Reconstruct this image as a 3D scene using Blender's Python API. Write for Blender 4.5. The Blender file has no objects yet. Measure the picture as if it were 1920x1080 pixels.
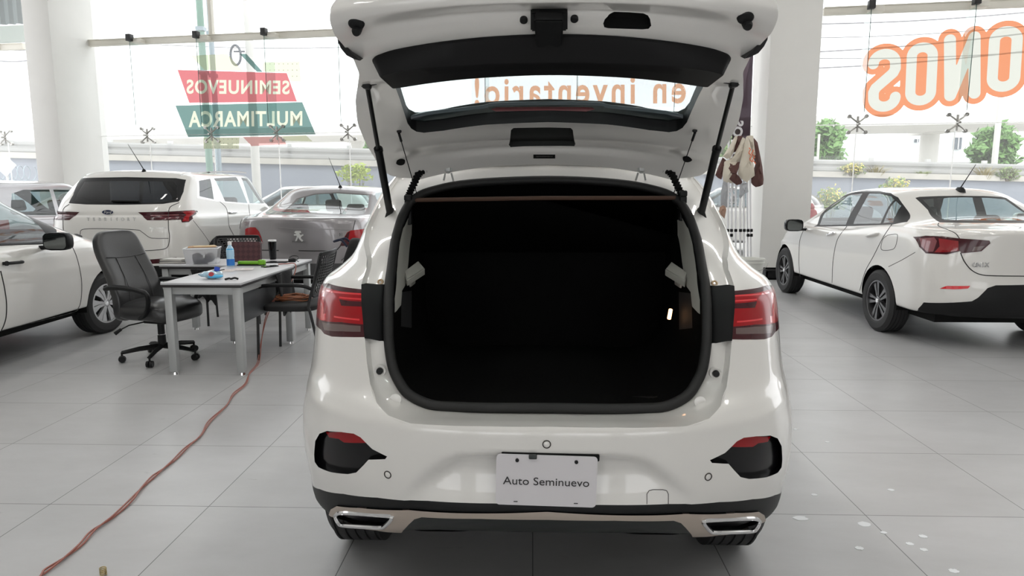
import bpy, bmesh, math, random
import numpy as np
from mathutils import Vector, Matrix
from mathutils.bvhtree import BVHTree
V = Vector
R = math.radians
random.seed(7)
SC = bpy.context.scene
COL = SC.collection

# ------------------------------------------------------------------ camera
FPX, CAMH = 1290.0, 1.47
PITCH = math.atan((540 - 352) / FPX)
YAW = math.atan(38 * math.cos(PITCH) / FPX)
cd = bpy.data.cameras.new('camera')
cam = bpy.data.objects.new('camera', cd)
COL.objects.link(cam)
cd.sensor_width = 36
cd.lens = FPX / 1920 * 36
cd.clip_start = 0.05
cd.clip_end = 500
cam.location = (0, 0, CAMH)
cam.rotation_euler = (math.pi / 2 - PITCH, 0, YAW)
SC.camera = cam

# ------------------------------------------------------------------ world, light, exposure
W = bpy.data.worlds.new('hazy_sky')
SC.world = W
W.use_nodes = True
nt = W.node_tree
bg = nt.nodes['Background']
bg.inputs[0].default_value = (0.98, 0.985, 1.0, 1)
bg.inputs[1].default_value = 1.75
sd = bpy.data.lights.new('sun', 'SUN')
sd.energy = 0.9
sd.angle = R(12)
sun = bpy.data.objects.new('sun', sd)
COL.objects.link(sun)
sun.rotation_euler = (R(28), R(12), 0)
SC.view_settings.view_transform = 'Standard'
SC.view_settings.look = 'None'
SC.view_settings.gamma = 1
SC.view_settings.use_curve_mapping = False
SC.view_settings.exposure = 0.65

# ------------------------------------------------------------------ pixels -> places
def ray(x, y):
    c = V(((x - 960) / FPX, 1, -(y - 540) / FPX))
    cp, sp = math.cos(PITCH), math.sin(PITCH)
    v = V((c.x, c.y * cp + c.z * sp, -c.y * sp + c.z * cp))
    cy, sy = math.cos(YAW), math.sin(YAW)
    return V((v.x * cy - v.y * sy, v.x * sy + v.y * cy, v.z))
CAM = V((0, 0, CAMH))
def atY(x, y, Y):
    d = ray(x, y); return CAM + d * (Y / d.y)
def atZ(x, y, z=0.0):
    d = ray(x, y); return CAM + d * ((z - CAMH) / d.z)
def atX(x, y, X):
    d = ray(x, y); return CAM + d * (X / d.x)
def atP(x, y, co, no):
    d = ray(x, y); return CAM + d * ((V(co) - CAM).dot(V(no)) / d.dot(V(no)))

# ------------------------------------------------------------------ materials
MATS = {}
def mat(name, col, rough=0.5, metal=0.0, coat=0.0, noise=0.0, nscale=20.0, emit=None, estr=1.0, alpha=None, spec=0.5, bump=0.0, trans=0.0):
    if name in MATS: return MATS[name]
    m = bpy.data.materials.new(name); m.use_nodes = True
    n = m.node_tree.nodes; l = m.node_tree.links
    b = n['Principled BSDF']
    b.inputs['Base Color'].default_value = (*col, 1)
    b.inputs['Roughness'].default_value = rough
    b.inputs['Metallic'].default_value = metal
    b.inputs['Specular IOR Level'].default_value = spec
    if trans: b.inputs['Transmission Weight'].default_value = trans
    if coat:
        b.inputs['Coat Weight'].default_value = coat
        b.inputs['Coat Roughness'].default_value = 0.03
    if noise or bump:
        tc = n.new('ShaderNodeTexCoord'); nz = n.new('ShaderNodeTexNoise')
        nz.inputs['Scale'].default_value = nscale; nz.inputs['Detail'].default_value = 5
        l.new(tc.outputs['Object'], nz.inputs['Vector'])
        if noise:
            mx = n.new('ShaderNodeMix'); mx.data_type = 'RGBA'
            mx.inputs[6].default_value = tuple(c * (1 - noise) for c in col) + (1,)
            mx.inputs[7].default_value = tuple(min(1, c * (1 + noise)) for c in col) + (1,)
            l.new(nz.outputs['Fac'], mx.inputs[0]); l.new(mx.outputs[2], b.inputs['Base Color'])
        if bump:
            bp = n.new('ShaderNodeBump'); bp.inputs['Strength'].default_value = bump
            bp.inputs['Distance'].default_value = 0.01
            l.new(nz.outputs['Fac'], bp.inputs['Height']); l.new(bp.outputs[0], b.inputs['Normal'])
    if emit:
        b.inputs['Emission Color'].default_value = (*emit, 1)
        b.inputs['Emission Strength'].default_value = estr
    MATS[name] = m
    return m

def glassmat(name, tint, refl=1.0, haze=0.0, hazecol=(1, 1, 1), ior=1.5, rough=0.0):
    """thin pane: straight-through tinted light, a fresnel mirror and an optional milky translucent veil"""
    if name in MATS: return MATS[name]
    m = bpy.data.materials.new(name); m.use_nodes = True
    n = m.node_tree.nodes; l = m.node_tree.links
    n.clear()
    out = n.new('ShaderNodeOutputMaterial')
    tr = n.new('ShaderNodeBsdfTransparent'); tr.inputs[0].default_value = (*tint, 1)
    gl = n.new('ShaderNodeBsdfGlossy'); gl.inputs['Roughness'].default_value = rough
    gl.inputs[0].default_value = (refl, refl, refl, 1)
    fr = n.new('ShaderNodeFresnel')
    ge = n.new('ShaderNodeNewGeometry'); mi = n.new('ShaderNodeMix'); mi.data_type = 'FLOAT'
    mi.inputs[2].default_value = ior; mi.inputs[3].default_value = 1 / ior     # same mirror strength from either side of the pane
    l.new(ge.outputs['Backfacing'], mi.inputs[0]); l.new(mi.outputs[0], fr.inputs[0])
    mx = n.new('ShaderNodeMixShader')
    l.new(fr.outputs[0], mx.inputs[0])
    src = tr.outputs[0]
    if haze:
        tl = n.new('ShaderNodeBsdfTranslucent'); tl.inputs[0].default_value = (*hazecol, 1)
        m2 = n.new('ShaderNodeMixShader'); m2.inputs[0].default_value = haze
        l.new(src, m2.inputs[1]); l.new(tl.outputs[0], m2.inputs[2]); src = m2.outputs[0]
    l.new(src, mx.inputs[1]); l.new(gl.outputs[0], mx.inputs[2])
    l.new(mx.outputs[0], out.inputs[0])
    MATS[name] = m
    return m

# ------------------------------------------------------------------ mesh helpers
def BM(): return bmesh.new()
def addgrid(bm, P, cu=False, cv=False, flip=False):
    vs = [[bm.verts.new(p) for p in row] for row in P]
    n, m = len(vs), len(vs[0])
    fs = []
    for i in range(n if cu else n - 1):
        for j in range(m if cv else m - 1):
            q = [vs[i][j], vs[(i + 1) % n][j], vs[(i + 1) % n][(j + 1) % m], vs[i][(j + 1) % m]]
            if flip: q.reverse()
            try: fs.append(bm.faces.new(q))
            except ValueError: pass
    return vs
def box(bm, c, s, M=None, bev=0.0, seg=2):
    r = bmesh.ops.create_cube(bm, size=1)
    vs = r['verts']
    bmesh.ops.scale(bm, vec=s, verts=vs)
    if bev:
        es = list({e for v in vs for e in v.link_edges})
        rr = bmesh.ops.bevel(bm, geom=es, offset=bev, segments=seg, affect='EDGES', profile=0.5)
        vs = list({v for f in rr['faces'] for v in f.verts} | {v for v in vs if v.is_valid})
    T = Matrix.Translation(V(c))
    if M is not None: T = T @ M.to_4x4()
    bmesh.ops.transform(bm, matrix=T, verts=vs)
    return vs
def frames(pts, closed=False):
    n = len(pts); T = []
    for i in range(n):
        a = pts[i - 1] if (i > 0 or closed) else pts[i]
        b = pts[(i + 1) % n] if (i < n - 1 or closed) else pts[i]
        d = (b - a); T.append(d.normalized() if d.length > 1e-9 else V((0, 0, 1)))
    up = V((0, 0, 1)) if abs(T[0].z) < 0.9 else V((1, 0, 0))
    N = [(up - T[0] * up.dot(T[0])).normalized()]
    for i in range(1, n):
        v = N[-1] - T[i] * N[-1].dot(T[i])
        N.append(v.normalized() if v.length > 1e-6 else N[-1])
    return T, N
def tube(bm, pts, r, n=8, closed=False, sx=1.0):
    pts = [V(p) for p in pts]
    T, N = frames(pts, closed)
    rows = []
    for i, p in enumerate(pts):
        rr = r[i] if isinstance(r, (list, tuple)) else r
        B = T[i].cross(N[i])
        rows.append([p + N[i] * (rr * math.cos(2 * math.pi * k / n) * sx) + B * (rr * math.sin(2 * math.pi * k / n)) for k in range(n)])
    vs = addgrid(bm, rows, cu=closed, cv=True)
    if not closed:
        bm.faces.new(vs[0]); bm.faces.new(list(reversed(vs[-1])))
    return vs
def cyl(bm, p0, p1, r0, r1=None, n=16):
    return tube(bm, [p0, p1], [r0, r0 if r1 is None else r1], n)
def lathe(bm, prof, n=24, M=None, arc=2 * math.pi):
    rows = []
    full = abs(arc - 2 * math.pi) < 1e-6
    for k in range(n if full else n + 1):
        a = arc * k / n
        row = [V((r * math.cos(a), r * math.sin(a), z)) for r, z in prof]
        if M is not None: row = [M @ p for p in row]
        rows.append(row)
    addgrid(bm, rows, cu=full)
    bmesh.ops.remove_doubles(bm, verts=bm.verts, dist=1e-5)
def prism(bm, poly, d0, d1, M=None):
    """extrude an outline (x, y) from z=d0 to z=d1"""
    M = M or Matrix()
    a = [bm.verts.new(M @ V((p[0], p[1], d0))) for p in poly]
    b = [bm.verts.new(M @ V((p[0], p[1], d1))) for p in poly]
    n = len(poly)
    bm.faces.new(list(reversed(a))); bm.faces.new(b)
    for i in range(n): bm.faces.new([a[i], a[(i + 1) % n], b[(i + 1) % n], b[i]])
def axes(o, x, y):
    """matrix with origin o, local x and y along the given directions"""
    x = V(x).normalized(); y = V(y); y = (y - x * y.dot(x)).normalized(); z = x.cross(y)
    return Matrix(((x.x, y.x, z.x, o[0]), (x.y, y.y, z.y, o[1]), (x.z, y.z, z.z, o[2]), (0, 0, 0, 1)))
def rrect(w, h, r, n=5):
    out = []
    for cx, cy, a0 in ((w / 2 - r, h / 2 - r, 0), (-w / 2 + r, h / 2 - r, 90), (-w / 2 + r, -h / 2 + r, 180), (w / 2 - r, -h / 2 + r, 270)):
        for k in range(n + 1):
            a = R(a0 + 90 * k / n); out.append((cx + r * math.cos(a), cy + r * math.sin(a)))
    return out
def crspline(pts, n=6, closed=False):
    pts = [V(p) for p in pts]; N = len(pts); out = []
    rng = range(N if closed else N - 1)
    for i in rng:
        p1, p2 = pts[i], pts[(i + 1) % N]
        p0 = pts[i - 1] if (i > 0 or closed) else p1 * 2 - p2
        p3 = pts[(i + 2) % N] if (i + 2 < N or closed) else p2 * 2 - p1
        for k in range(n):
            t = k / n
            out.append(0.5 * ((2 * p1) + (p2 - p0) * t + (2 * p0 - 5 * p1 + 4 * p2 - p3) * t * t + (3 * p1 - p0 - 3 * p2 + p3) * t ** 3))
    if not closed: out.append(pts[-1].copy())
    return out
def textmesh(s, size=1.0, offset=0.0, depth=0.0, align='CENTER', shear=0.0, spacing=1.0):
    c = bpy.data.curves.new('t', 'FONT'); c.body = s; c.size = size; c.offset = offset
    c.extrude = depth; c.align_x = align; c.align_y = 'CENTER'; c.shear = shear; c.space_character = spacing
    c.resolution_u = 4
    o = bpy.data.objects.new('t', c); COL.objects.link(o)
    dg = bpy.context.evaluated_depsgraph_get()
    me = bpy.data.meshes.new_from_object(o.evaluated_get(dg))
    bpy.data.objects.remove(o); bpy.data.curves.remove(c)
    return me
def addmesh(bm, me, M=None):
    n0 = len(bm.verts)
    bm.from_mesh(me)
    bm.verts.ensure_lookup_table()
    if M is not None: bmesh.ops.transform(bm, matrix=M, verts=bm.verts[n0:])
    bpy.data.meshes.remove(me)

# ------------------------------------------------------------------ objects
def obj(name, bm, m, parent=None, label=None, ang=38, flat=False):
    lay = bm.verts.layers.float_vector.get('nrm')
    me = bpy.data.meshes.new(name)
    if lay is None: bmesh.ops.recalc_face_normals(bm, faces=bm.faces)
    nr = None
    if lay is not None:
        nr = [v[lay].normalized() if v[lay].length > 0 else v.normal.copy() for v in bm.verts]
    bm.to_mesh(me); bm.free()
    for k in (m if isinstance(m, (list, tuple)) else [m]): me.materials.append(k)
    if not flat:
        me.shade_smooth()
        if nr is None: me.set_sharp_from_angle(angle=R(ang))
        else: me.normals_split_custom_set_from_vertices([tuple(q) for q in nr])
    o = bpy.data.objects.new(name, me); COL.objects.link(o)
    if parent is not None: o.parent = parent
    if label: o['label'] = label
    return o
def tag(o, label, cat, group=None, kind=None):
    o['label'] = label; o['category'] = cat
    if group: o['group'] = group
    if kind: o['kind'] = kind
    return o
def thing(name, label, cat, loc=(0, 0, 0), rz=0.0, group=None):
    o = bpy.data.objects.new(name, None); COL.objects.link(o)
    o.empty_display_size = 0.1
    o.location = loc; o.rotation_euler = (0, 0, rz)
    return tag(o, label, cat, group)
def mtx(o): return Matrix.Translation(o.location) @ o.rotation_euler.to_matrix().to_4x4()
def struct(name, bm, m, label, cat='structure', **k):
    o = obj(name, bm, m, **k); tag(o, label, cat, kind='structure'); return o
def dup(root, loc, rz=None, label=None, group=None):
    def cp(o, par):
        c = o.copy(); COL.objects.link(c)
        if par is not None: c.parent = par
        for ch in [x for x in o.children]: cp(ch, c)
        return c
    c = cp(root, None); c.location = loc
    if rz is not None: c.rotation_euler = (0, 0, rz)
    if label: c['label'] = label
    if group: c['group'] = group
    return c

# ------------------------------------------------------------------ cutting surfaces
AX = {0: (1, 2), 1: (0, 2), 2: (0, 1)}
def inpoly(p, poly):
    x, y = p; c = False; n = len(poly); j = n - 1
    for i in range(n):
        xi, yi = poly[i]; xj, yj = poly[j]
        if (yi > y) != (yj > y) and x < (xj - xi) * (y - yi) / (yj - yi) + xi: c = not c
        j = i
    return c
def cut(bm, poly, ax, keep=None):
    """score the outline (2D, seen along axis ax) into the mesh; return the faces inside it"""
    a, b = AX[ax]
    poly = [(p[a], p[b]) if len(p) == 3 else tuple(p) for p in poly]
    lo = (min(p[0] for p in poly), min(p[1] for p in poly)); hi = (max(p[0] for p in poly), max(p[1] for p in poly))
    def bb(f):
        A = [v.co[a] for v in f.verts]; B = [v.co[b] for v in f.verts]
        return min(A), max(A), min(B), max(B)
    work = set()
    for f in bm.faces:
        q = bb(f)
        if q[1] < lo[0] or q[0] > hi[0] or q[3] < lo[1] or q[2] > hi[1]: continue
        if keep and not any(keep(v.co) for v in f.verts): continue
        work.add(f)
    n = len(poly); e = 1e-4
    for i in range(n):
        p, q = poly[i], poly[(i + 1) % n]
        if (p[0] - q[0]) ** 2 + (p[1] - q[1]) ** 2 < 1e-10: continue
        l0, h0 = min(p[0], q[0]) - e, max(p[0], q[0]) + e
        l1, h1 = min(p[1], q[1]) - e, max(p[1], q[1]) + e
        sel = []
        for f in work:
            r = bb(f)
            if r[1] < l0 or r[0] > h0 or r[3] < l1 or r[2] > h1: continue
            sel.append(f)
        if not sel: continue
        no = [0, 0, 0]; no[a] = -(q[1] - p[1]); no[b] = q[0] - p[0]
        co = [0, 0, 0]; co[a] = p[0]; co[b] = p[1]
        geom = list({v for f in sel for v in f.verts}) + list({ed for f in sel for ed in f.edges}) + sel
        rr = bmesh.ops.bisect_plane(bm, geom=geom, plane_co=co, plane_no=V(no).normalized(), dist=1e-6)
        work = {f for f in work if f.is_valid}
        for g in rr['geom']:
            if isinstance(g, bmesh.types.BMFace) and g.is_valid: work.add(g)
    out = []
    for f in work:
        if not f.is_valid: continue
        c = f.calc_center_median()
        if keep and not keep(c): continue
        if inpoly((c[a], c[b]), poly): out.append(f)
    return out
def take(bm, faces, keep=False):
    """lift faces out into a bmesh of their own"""
    nb = bmesh.new()
    l0 = bm.verts.layers.float_vector.get('nrm')
    l1 = nb.verts.layers.float_vector.new('nrm') if l0 is not None else None
    mp = {}
    for f in faces:
        for v in f.verts:
            if v not in mp:
                w = nb.verts.new(v.co); mp[v] = w
                if l0 is not None: w[l1] = v[l0]
    for f in faces:
        try: nb.faces.new([mp[v] for v in f.verts])
        except ValueError: pass
    if not keep: bmesh.ops.delete(bm, geom=list(faces), context='FACES')
    return nb
def offset(bm, d):
    l = bm.verts.layers.float_vector.get('nrm')
    for v in bm.verts: v.co += v[l].normalized() * d
    return bm
def shrinkpoly(poly, d):
    """inset a 2D outline by d"""
    n = len(poly)
    A = sum(poly[i][0] * poly[(i + 1) % n][1] - poly[(i + 1) % n][0] * poly[i][1] for i in range(n))
    s = 1 if A > 0 else -1
    out = []
    for i in range(n):
        p0, p1, p2 = V(poly[i - 1]), V(poly[i]), V(poly[(i + 1) % n])
        e0 = (p1 - p0); e1 = (p2 - p1)
        if e0.length < 1e-9 or e1.length < 1e-9: out.append(tuple(p1)); continue
        n0 = V((-e0.y, e0.x)).normalized() * s; n1 = V((-e1.y, e1.x)).normalized() * s
        m = n0 + n1
        if m.length < 0.3: m = n0
        m = m.normalized() / max(0.5, m.normalized().dot(n0))
        out.append((p1.x + m.x * d, p1.y + m.y * d))
    return out
def setnrm(bm):
    bm.normal_update()
    l = bm.verts.layers.float_vector.get('nrm') or bm.verts.layers.float_vector.new('nrm')
    for v in bm.verts: v[l] = v.normal
def rimwalls(faces_bm, d, axis):
    """side walls of a recess: sweep the boundary loop of a patch by d along axis"""
    nb = bmesh.new()
    for e in faces_bm.edges:
        if len(e.link_faces) == 1:
            a, b = e.verts[0].co.copy(), e.verts[1].co.copy()
            q = [nb.verts.new(p) for p in (a, b, b + V(axis) * d, a + V(axis) * d)]
            nb.faces.new(q)
    bmesh.ops.remove_doubles(nb, verts=nb.verts, dist=1e-5)
    return nb
def pchip(xs, ys, xq):
    xs = np.asarray(xs, float); ys = np.asarray(ys, float); xq = np.asarray(xq, float)
    h = np.diff(xs); sh = (-1,) + (1,) * (ys.ndim - 1); hh = h.reshape(sh)
    d = np.diff(ys, axis=0) / hh
    m = np.zeros_like(ys)
    if len(xs) == 2: m[:] = d[0]
    else:
        w1 = (2 * h[1:] + h[:-1]).reshape(sh); w2 = (h[1:] + 2 * h[:-1]).reshape(sh)
        with np.errstate(divide='ignore', invalid='ignore'):
            mm = (w1 + w2) / (w1 / d[:-1] + w2 / d[1:])
        m[1:-1] = np.where(d[:-1] * d[1:] > 0, mm, 0)
        m[0] = d[0]; m[-1] = d[-1]
    i = np.clip(np.searchsorted(xs, xq, side='right') - 1, 0, len(xs) - 2)
    t = ((xq - xs[i]) / h[i]).reshape(sh); hi = h[i].reshape(sh)
    return ((2 * t ** 3 - 3 * t ** 2 + 1) * ys[i] + (t ** 3 - 2 * t ** 2 + t) * hi * m[i]
            + (-2 * t ** 3 + 3 * t ** 2) * ys[i + 1] + (t ** 3 - t ** 2) * hi * m[i + 1])
# ------------------------------------------------------------------ shared materials
WHITE = mat('white_car_paint', (0.75, 0.735, 0.705), 0.28, coat=1.0)
BLACKP = mat('black_plastic', (0.006, 0.0064, 0.007), 0.5, spec=.3)
BLACKG = mat('black_gloss', (0.005, 0.005, 0.006), 0.2, spec=.3)
BLACKM = mat('black_matte', (0.006, 0.006, 0.006), 0.85, spec=0.2)
RUBBER = mat('tyre_rubber', (0.02, 0.02, 0.021), 0.7, bump=0.15, nscale=60)
CHROME = mat('chrome', (0.8, 0.8, 0.81), 0.12, 1.0)
STEEL = mat('brushed_steel', (0.42, 0.41, 0.39), 0.32, 1.0)
REDL = mat('red_lens', (0.33, 0.004, 0.008), 0.16, coat=0.12, spec=0.3)
REDD = mat('dark_red_lens', (0.050, 0.004, 0.008), 0.14, coat=0.2, spec=0.35)
REDB = mat('bright_red_lens', (0.75, 0.02, 0.03), 0.1, coat=1.0)
CLEARL = mat('clear_lens', (0.13, 0.085, 0.08), 0.15, coat=0.3)
WTRIM = mat('window_black', (.010, .010, .011), .4, spec=.25)
CARGLASS = glassmat('car_glass', (0.62, 0.70, 0.70), ior=1.6)
CLEARGLASS = glassmat('clear_car_glass', (0.80, 0.90, 0.89), ior=1.55)
DARKGLASS = glassmat('privacy_glass', (0.035, 0.035, 0.04), ior=1.5)
INTER = mat('car_interior', (0.03, 0.03, 0.032), 0.8)
CABLE = mat('orange_cable', (0.36, 0.13, 0.10), 0.45)

# ------------------------------------------------------------------ floor
def floor_mat():
    m = bpy.data.materials.new('floor_tiles'); m.use_nodes = True
    n = m.node_tree.nodes; l = m.node_tree.links; b = n['Principled BSDF']
    tc = n.new('ShaderNodeTexCoord')
    mp = n.new('ShaderNodeMapping'); mp.inputs['Location'].default_value = (-0.008, -2.985, 0)
    l.new(tc.outputs['Object'], mp.inputs[0])
    br = n.new('ShaderNodeTexBrick'); br.offset = 0.0
    br.inputs['Color1'].default_value = (0.46, 0.46, 0.462, 1); br.inputs['Color2'].default_value = (0.485, 0.485, 0.49, 1)
    br.inputs['Mortar'].default_value = (0.12, 0.12, 0.12, 1)
    br.inputs['Scale'].default_value = 1; br.inputs['Mortar Size'].default_value = 0.0022
    br.inputs['Mortar Smooth'].default_value = 0.1
    br.inputs['Brick Width'].default_value = 0.7545; br.inputs['Row Height'].default_value = 0.751
    l.new(mp.outputs[0], br.inputs['Vector'])
    nz = n.new('ShaderNodeTexNoise'); nz.inputs['Scale'].default_value = 1.7; nz.inputs['Detail'].default_value = 8
    nz.inputs['Roughness'].default_value = 0.65
    m2 = n.new('ShaderNodeMapping'); m2.inputs['Scale'].default_value = (0.8, 1.6, 1); m2.inputs['Rotation'].default_value = (0, 0, 0.5)
    l.new(tc.outputs['Object'], m2.inputs[0]); l.new(m2.outputs[0], nz.inputs['Vector'])
    rp = n.new('ShaderNodeValToRGB'); rp.color_ramp.elements[0].position = 0.3; rp.color_ramp.elements[1].position = 0.72
    rp.color_ramp.elements[0].color = (0.90, 0.90, 0.90, 1); rp.color_ramp.elements[1].color = (1.06, 1.06, 1.065, 1)
    l.new(nz.outputs['Fac'], rp.inputs[0])
    mx = n.new('ShaderNodeMix'); mx.data_type = 'RGBA'; mx.blend_type = 'MULTIPLY'; mx.inputs[0].default_value = 1
    l.new(br.outputs['Color'], mx.inputs[6]); l.new(rp.outputs[0], mx.inputs[7])
    sm = n.new('ShaderNodeTexNoise'); sm.inputs['Scale'].default_value = 5.5; sm.inputs['Detail'].default_value = 9; sm.inputs['Roughness'].default_value = 0.7
    l.new(m2.outputs[0], sm.inputs['Vector'])
    sr = n.new('ShaderNodeValToRGB'); sr.color_ramp.elements[0].position = 0.66; sr.color_ramp.elements[0].color = (1, 1, 1, 1)
    sr.color_ramp.elements[1].position = 0.78; sr.color_ramp.elements[1].color = (.55, .55, .55, 1)
    l.new(sm.outputs['Fac'], sr.inputs[0])
    mz = n.new('ShaderNodeMix'); mz.data_type = 'RGBA'; mz.blend_type = 'MULTIPLY'; mz.inputs[0].default_value = 1
    l.new(mx.outputs[2], mz.inputs[6]); l.new(sr.outputs[0], mz.inputs[7])
    l.new(mz.outputs[2], b.inputs['Base Color'])
    n3 = n.new('ShaderNodeTexNoise'); n3.inputs['Scale'].default_value = 9; n3.inputs['Detail'].default_value = 6
    l.new(m2.outputs[0], n3.inputs['Vector'])
    mr = n.new('ShaderNodeMapRange'); mr.inputs[3].default_value = 0.27; mr.inputs[4].default_value = 0.36
    l.new(n3.outputs['Fac'], mr.inputs[0]); l.new(mr.outputs[0], b.inputs['Roughness'])
    b.inputs['Specular IOR Level'].default_value = 0.5
    return m
FLOORM = floor_mat()
FXL, FXR, FYB = -13.0, 13.0, -9.0
def fy(x): return 13.1 - 0.155 * x          # the glass front runs obliquely
bm = BM()
bm.faces.new([bm.verts.new(p) for p in ((FXL, FYB, 0), (FXR, FYB, 0), (FXR, fy(FXR) + .15, 0), (FXL, fy(FXL) + .15, 0))])
struct('floor', bm, FLOORM, 'large grey stone floor tiles of the showroom')

PLASTER = mat('white_plaster', (0.80, 0.79, 0.76), 0.7, noise=0.03, nscale=3)
CEILM = mat('ceiling_white', (0.75, 0.75, 0.74), 0.8)
FU = V((1, -0.155, 0)).normalized()         # along the glass front, to the right
FN = V((-FU.y, FU.x, 0))                    # outwards
FO = V((0, 13.1, 0))
def fpt(u, z, out=0.0): return FO + FU * u + FN * out + V((0, 0, z))
def fpx(x, y, out=0.0):
    p = atP(x, y, FO + FN * out, FN); d = p - FO
    return d.dot(FU), p.z
FM = FU.to_track_quat('X', 'Z').to_matrix()
FR = Matrix((FU, FN, V((0, 0, 1)))).transposed()      # local x along, y outwards, z up

CEILH = 7.0
bm = BM()
box(bm, (0, 2.5, CEILH + .1), (FXR - FXL + 1, 25, 0.2))
struct('ceiling', bm, CEILM, 'white showroom ceiling out of view')
for nm_, fx in (('wall_left', FXL - .1), ('wall_right', FXR + .1)):
    bm = BM()
    box(bm, (fx, -1.6, CEILH / 2), (0.2, 16.8, CEILH)); box(bm, (fx, 10.9, .3), (0.2, 8.2, .6)); box(bm, (fx, 10.9, 6.75), (0.2, 8.2, .5))
    for y in (10.6, 14.7): box(bm, (fx, y, 3.55), (0.2, .6, 5.9))
    struct(nm_, bm, PLASTER, ('left' if fx < 0 else 'right') + ' side wall of the showroom, glazed towards the street')
bm = BM()
box(bm, (0, FYB - .1, .2), (26, 0.2, .4)); box(bm, (0, FYB - .1, 4.95), (26, 0.2, 4.1))
for x in (-10.5, -3.4, 0, 3.4, 10.5): box(bm, (x, FYB - .1, 1.65), (5 if abs(x) > 9 else 1.0, 0.2, 2.5))
struct('wall_back', bm, PLASTER, 'rear wall with low window openings behind the viewer')

# ------------------------------------------------------------------ ceiling lamps (behind and above the view, seen mirrored in the paint)
LAMPE = mat('lamp_panel', (1, 1, 1), 0.5, emit=(1.0, 0.98, 0.93), estr=14.0)
LAMPF = mat('lamp_frame', (0.7, 0.7, 0.7), 0.5)
first = None
for lx in (-5.5, -1.8, 1.9, 5.6):
    for ly in (-2.2, 0.9, 4.2, 8.0):
        if first is None:
            t = thing('ceiling_lamp', 'white strip lamp under the showroom ceiling', 'ceiling lamp', (lx, ly, CEILH - .02), 0, 'ceiling lamps')
            bm = BM(); box(bm, (0, 0, -.03), (0.36, 1.5, 0.06)); obj('lamp_housing', bm, LAMPF, t)
            bm = BM(); box(bm, (0, 0, -.065), (0.30, 1.4, 0.01)); obj('lamp_diffuser', bm, LAMPE, t)
            first = t
        else: dup(first, (lx, ly, CEILH - .02))

# ------------------------------------------------------------------ columns
def column(name, p, w, d, label, rz):
    bm = BM(); box(bm, (p[0], p[1], CEILH / 2), (w, d, CEILH), Matrix.Rotation(rz, 3, 'Z'), bev=0.012)
    return struct(name, bm, PLASTER, label)
cRl, cRr = atY(1428, 400, 12.0).x, atY(1520, 400, 12.0).x
column('trim_1', ((cRl + cRr) / 2, 12.0 + .42), cRr - cRl, 0.84, 'white plastered square column right of the open white car', 0)
cLl, cLr = atY(58, 200, 13.2).x, atY(107, 200, 13.2).x
column('trim_2', ((cLl + cLr) / 2, 13.2 + .75), cLr - cLl, 1.5, 'white plastered column at the left behind the parked cars', 0)
# ------------------------------------------------------------------ cars
def ringpts(k, nr, ns, nf):
    W, xr, xf = k['W'], k['xr'], k['xf']
    Lr, er, Lf, ef = k.get('Lr', .5), k.get('er', 2.6), k.get('Lf', .7), k.get('ef', 2.4)
    th = np.linspace(0, np.pi / 2, nr + 1)
    yr = W * np.sin(th) ** (2 / er); xR = xr + Lr * (1 - np.cos(th) ** (2 / er))
    xs = np.linspace(xr + Lr, xf - Lf, ns + 1)[1:-1]; ys = np.full(len(xs), W)
    tf = np.linspace(np.pi / 2, 0, nf + 1)
    yf = W * np.sin(tf) ** (2 / ef); xF = xf - Lf * (1 - np.cos(tf) ** (2 / ef))
    x = np.concatenate([xR, xs, xF]); y = np.concatenate([yr, ys, yf])
    z = k['z']
    if isinstance(z, (list, tuple)): zz = pchip([q[0] for q in z], [q[1] for q in z], np.clip(x, z[0][0], z[-1][0]))
    else: zz = np.full(len(x), float(z))
    cr = k.get('crown', 0)
    if cr and W > 1e-3: zz = zz + cr * (1 - (y / W) ** 2)
    return np.stack([x, y, zz], 1)
def carbody(keys, nr=22, ns=44, nf=14, seg=6, segs=None, mod=None):
    P = np.stack([ringpts(k, nr, ns, nf) for k in keys])
    q = [0.0]
    for i in range(len(keys) - 1):
        m = segs[i] if segs else seg
        q += list(i + (np.arange(m) + 1) / m)
    G = pchip(np.arange(len(keys)), P, np.array(q))
    half = G
    mir = G[:, 1:-1][:, ::-1].copy(); mir[:, :, 1] *= -1
    A = np.concatenate([half, mir], 1)
    if mod: A = mod(A)
    bm = BM()
    addgrid(bm, [[V(p) for p in row] for row in A.tolist()], cv=True)
    bmesh.ops.remove_doubles(bm, verts=bm.verts, dist=0.0008)
    bmesh.ops.recalc_face_normals(bm, faces=bm.faces)
    bm.normal_update()
    # outward normals
    c = V((0, 0, 0.8)); s = sum((f.normal.dot(f.calc_center_median() - c) > 0) * 2 - 1 for f in bm.faces)
    if s < 0:
        bmesh.ops.reverse_faces(bm, faces=bm.faces); bm.normal_update()
    setnrm(bm)
    return bm
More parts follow.
